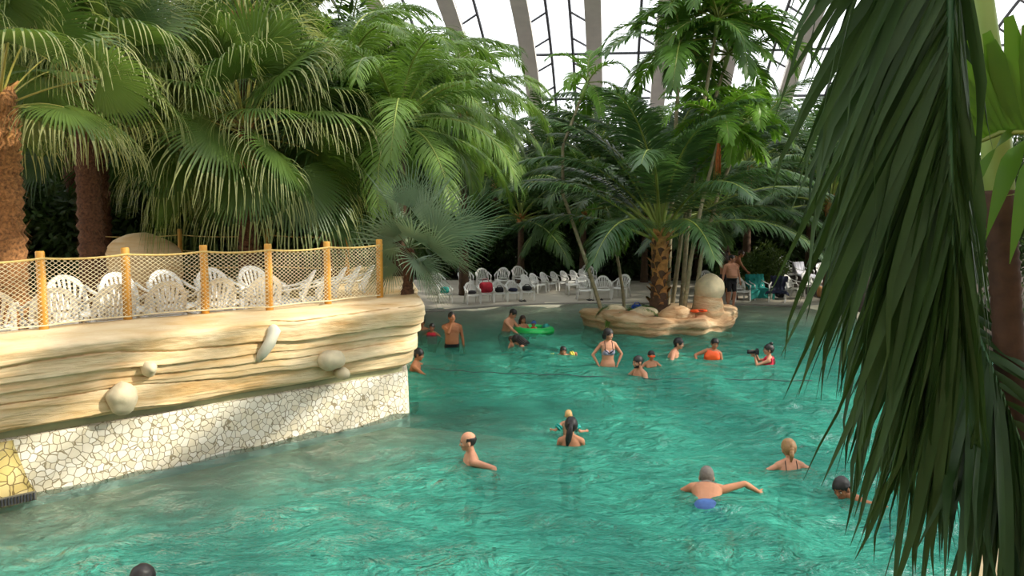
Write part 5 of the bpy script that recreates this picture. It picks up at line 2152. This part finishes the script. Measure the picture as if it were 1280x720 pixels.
P('person with short dark hair wearing a bright orange vest, below the island pillar', 893, 447, 423, D(-8), 'mid', ('black', 'short'), kid=.12, lean=D(6), side=D(10), head=(D(14), 0), R=((-.38, -.24, 1.16), (-.6, .3, -.2)), L=((.26, -.18, .95), (.5, .5, 0)), wear=(('life_vest', 'orange'), ('watch', 'black')))
rp, Tm = P('person with a dark hair bun and red vest holding a camera to the face', 960, 455, 430.5, D(-112), 'fair', ('black', 'bun'), female=True, kid=.05, head=(D(20), 0), R=((-.05, -.30, 1.52), (-.7, .1, -.8), (.1, -.6, .5)), L=((.07, -.32, 1.48), (.7, .1, -.8), (-.1, -.6, .5)), wear=(('life_vest', 'red'), ('vest_back', 'black')))
# black camera in her hands
pcam = at_y(946.5, 440, rp.location.y - .02)
cm = tag(empty('photo_camera', tuple(pcam), D(-104)), 'black photo camera with long lens held by the person in the red vest', 'camera')
mb = MB(); mb.box((0, 0, 0), (.15, .08, .105)); mb.box((0, .0, .065), (.06, .06, .035), None, 0, .7); mb.ellipsoid((-.065, -.02, -.005), (.022, .035, .05), None, 10, 8); mb.build('body', M['black'], cm, False)
mb = MB(); mb.tube([(0, -.03, 0), (0, -.06, 0), (0, -.061, 0), (0, -.17, 0), (0, -.171, 0), (0, -.22, 0)], [.036, .036, .042, .042, .047, .05], 18); mb.build('lens', M['black'], cm)
P('dark haired child with yellow armbands swimming left of the bikini woman', 704, 444.5, 433, D(8), 'mid', ('black', 'short'), kid=.30, lean=D(45), head=(0, D(-38)), R=((-.42, -.15, 1.22), (-.5, .3, .3)), L=((.52, -.06, 1.26), (.5, .3, .3)), wear=(('armband', 'yellow'),), legs=(((-.12, .6, .6), (0, -1, .2)), ((.12, .6, .55), (0, -1, .2))))
# --- left group
P('man in dark shorts standing waist deep with a hand at his mouth', 565, 433, 390, D(8), 'tan', ('black', 'crop'), belly=.03, width=1.08, head=(D(24), D(-2)), R=((-.015, -.165, 1.53), (-.55, .0, -1), (.35, -.2, .8)), L=((.30, -.02, .84), (.3, .6, 0)), wear=(('swim_shorts', 'black'),))
P('fair skinned man bending over a green ring, seen from the side', 641, 416, 386, D(62), 'fair', ('black', 'crop'), lean=D(20), head=(0, D(14)), R=((-.10, -.56, 1.17), (-.3, .2, -.9)), L=((.18, -.56, 1.17), (.4, .2, -.9)), width=1.08, wear=(('swim_shorts', 'black'), ('watch', 'black')), eh=1)
P('child with brown hair standing close in front of the bending man', 653.5, 413.5, 394.5, D(30), 'mid', ('brown', 'long'), kid=.28, R=((-.2, -.2, 1.0), (-.5, .4, 0)), L=((.24, -.26, 1.05), (.5, .4, 0)), wear=(('swimsuit', 'navy'),))
pr_ = ws(667, 414.5)
rg_ = tag(empty('swim_ring', (pr_.x, pr_.y, .03)), 'bright green inflatable ring with a blue seat carrying a baby', 'ring')
mb = MB()
mj, mn = .40, .125
mb.grid([[((mj + mn * math.cos(b_)) * math.cos(a_) * 1.15, (mj + mn * math.cos(b_)) * math.sin(a_), mn * math.sin(b_)) for a_ in [2 * PI * k / 40 for k in range(40)]] + [] for b_ in [2 * PI * k / 16 for k in range(17)]], closed=True)
mb.build('tube', CLO['green'], rg_)
mb = MB(); mb.ellipsoid((0, 0, -.02), (.34, .30, .07), None, 20, 8); mb.build('seat', CLO['teal'], rg_)
mb = MB(); mb.ellipsoid((.36, .10, .10), (.12, .16, .09), None, 14, 9); mb.build('backrest', CLO['teal'], rg_)
person('baby in an orange vest and blue hat sitting in the green ring', pr_, D(-55), 'mid', ('black', 'crop'), kid=.52, R=((-.3, -.3, 1.1), (-.6, .3, -.3)), L=((.3, -.3, 1.1), (.6, .3, -.3)), legs=(((-.15, -.55, .72), (0, -.2, 1)), ((.15, -.55, .72), (0, -.2, 1))), wear=(('life_vest', 'orange'), ('cap', 'blue')), top_z=at_y(666, 401, pr_.y).z, lod=.01)
P('woman with long dark hair bowed over a small child, below the green ring', 646.5, 434, 419, D(-95), 'fair', ('black', 'long'), female=True, lean=D(28), head=(0, D(22)), R=((-.16, -.36, 1.08), (-.6, .2, -.5)), L=((.10, -.36, 1.08), (.6, .2, -.5)), wear=(('swimsuit', 'teal'),))
P('small child with brown hair carried by the long haired woman', 639.5, 432.5, 420, D(70), 'fair', ('brown', 'short'), kid=.46, R=((-.3, -.2, 1.1), (-.6, .3, -.3)), L=((.3, -.2, 1.1), (.6, .3, -.3)))
P('person with dark hair close to the rock corner, farther back than the others', 527, 413.5, 397, D(20), 'tan', ('black', 'short'), R=((-.30, -.2, 1.05), (-.5, .4, 0)), L=((.34, -.2, 1.05), (.5, .4, 0)), lean=D(8), wear=(('swim_shorts', 'navy'),))
P('child with dark hair and a red vest, right beside the rock corner', 540, 418.5, 404.5, D(-15), 'tan', ('black', 'short'), kid=.30, R=((-.34, -.2, 1.1), (-.6, .3, 0)), L=((.34, -.2, 1.1), (.6, .3, 0)), wear=(('life_vest', 'red'),))
P('dark haired person coming round the white wall corner, one arm on the water', 523.5, 460, 435.5, D(84), 'tan', ('black', 'short'), lean=D(12), R=((-.3, -.5, 1.22), (-.6, .3, 0)), L=((.2, -.55, 1.26), (.6, .3, 0)), wear=(('swim_shorts', 'black'),))
# --- on the beach
pb_ = V(far(913.5, 382)); 
person('heavy man in black shorts standing on the beach, looking right', pb_, D(14), 'fair', ('black', 'crop'), belly=.065, width=1.12, head=(D(40), 0), R=((-.32, .0, .86), (-.4, .6, 0)), L=((.33, .0, .88), (.4, .6, 0)), wear=(('swim_shorts', 'black'),), feet_z=ground_z(pb_.x, pb_.y) + .004)
pb2 = V(far(905, 377.5))
person('dark haired person behind the heavy man on the beach', pb2, D(165), 'tan', ('brown', 'long'), width=1.05, R=((-.16, -.05, 1.68), (-1, .0, -.2), (.4, 0, .8)), L=((.16, -.05, 1.68), (1, .0, -.2), (-.4, 0, .8)), wear=(('swim_shorts', 'black'),), feet_z=ground_z(pb2.x, pb2.y) + .004)
pb3 = V(far(925, 372))
person('person leaning over a chair right of the heavy man', pb3, D(75), 'tan', ('brown', 'short'), lean=D(18), R=((-.1, -.5, 1.05), (-.3, .3, -.8)), L=((.2, -.5, 1.05), (.3, .3, -.8)), wear=(('swim_shorts', 'navy'),), feet_z=ground_z(pb3.x, pb3.y) + .004)
# ================================================================ LIGHT
w = bpy.data.worlds.new('sky')
SC.world = w
w.use_nodes = True
bg = w.node_tree.nodes['Background']
bg.inputs[0].default_value = (.97, .985, 1.0, 1)
bg.inputs[1].default_value = 2.3
sd = bpy.data.lights.new('sun', 'SUN')
sd.energy = 5.0
sd.angle = math.radians(.8)
sd.color = (1.0, .92, .77)
sun = bpy.data.objects.new('sun', sd)
COL.objects.link(sun)
SUN_DIR = V((.84, -.11, .53)).normalized()
sun.rotation_euler = SUN_DIR.to_track_quat('Z', 'Y').to_euler()
sun.location = (20, 5, 30)
SC.view_settings.view_transform = 'Standard'
SC.view_settings.look = 'None'
SC.view_settings.exposure = 0.0
SC.view_settings.gamma = 1.0
SC.view_settings.use_curve_mapping = False
SC.cycles.use_denoising = True
SC.cycles.max_bounces = 8
SC.cycles.diffuse_bounces = 3
SC.cycles.glossy_bounces = 3
SC.cycles.transparent_max_bounces = 24
SC.cycles.caustics_reflective = False
SC.cycles.caustics_refractive = False
SC.cycles.sample_clamp_indirect = 4
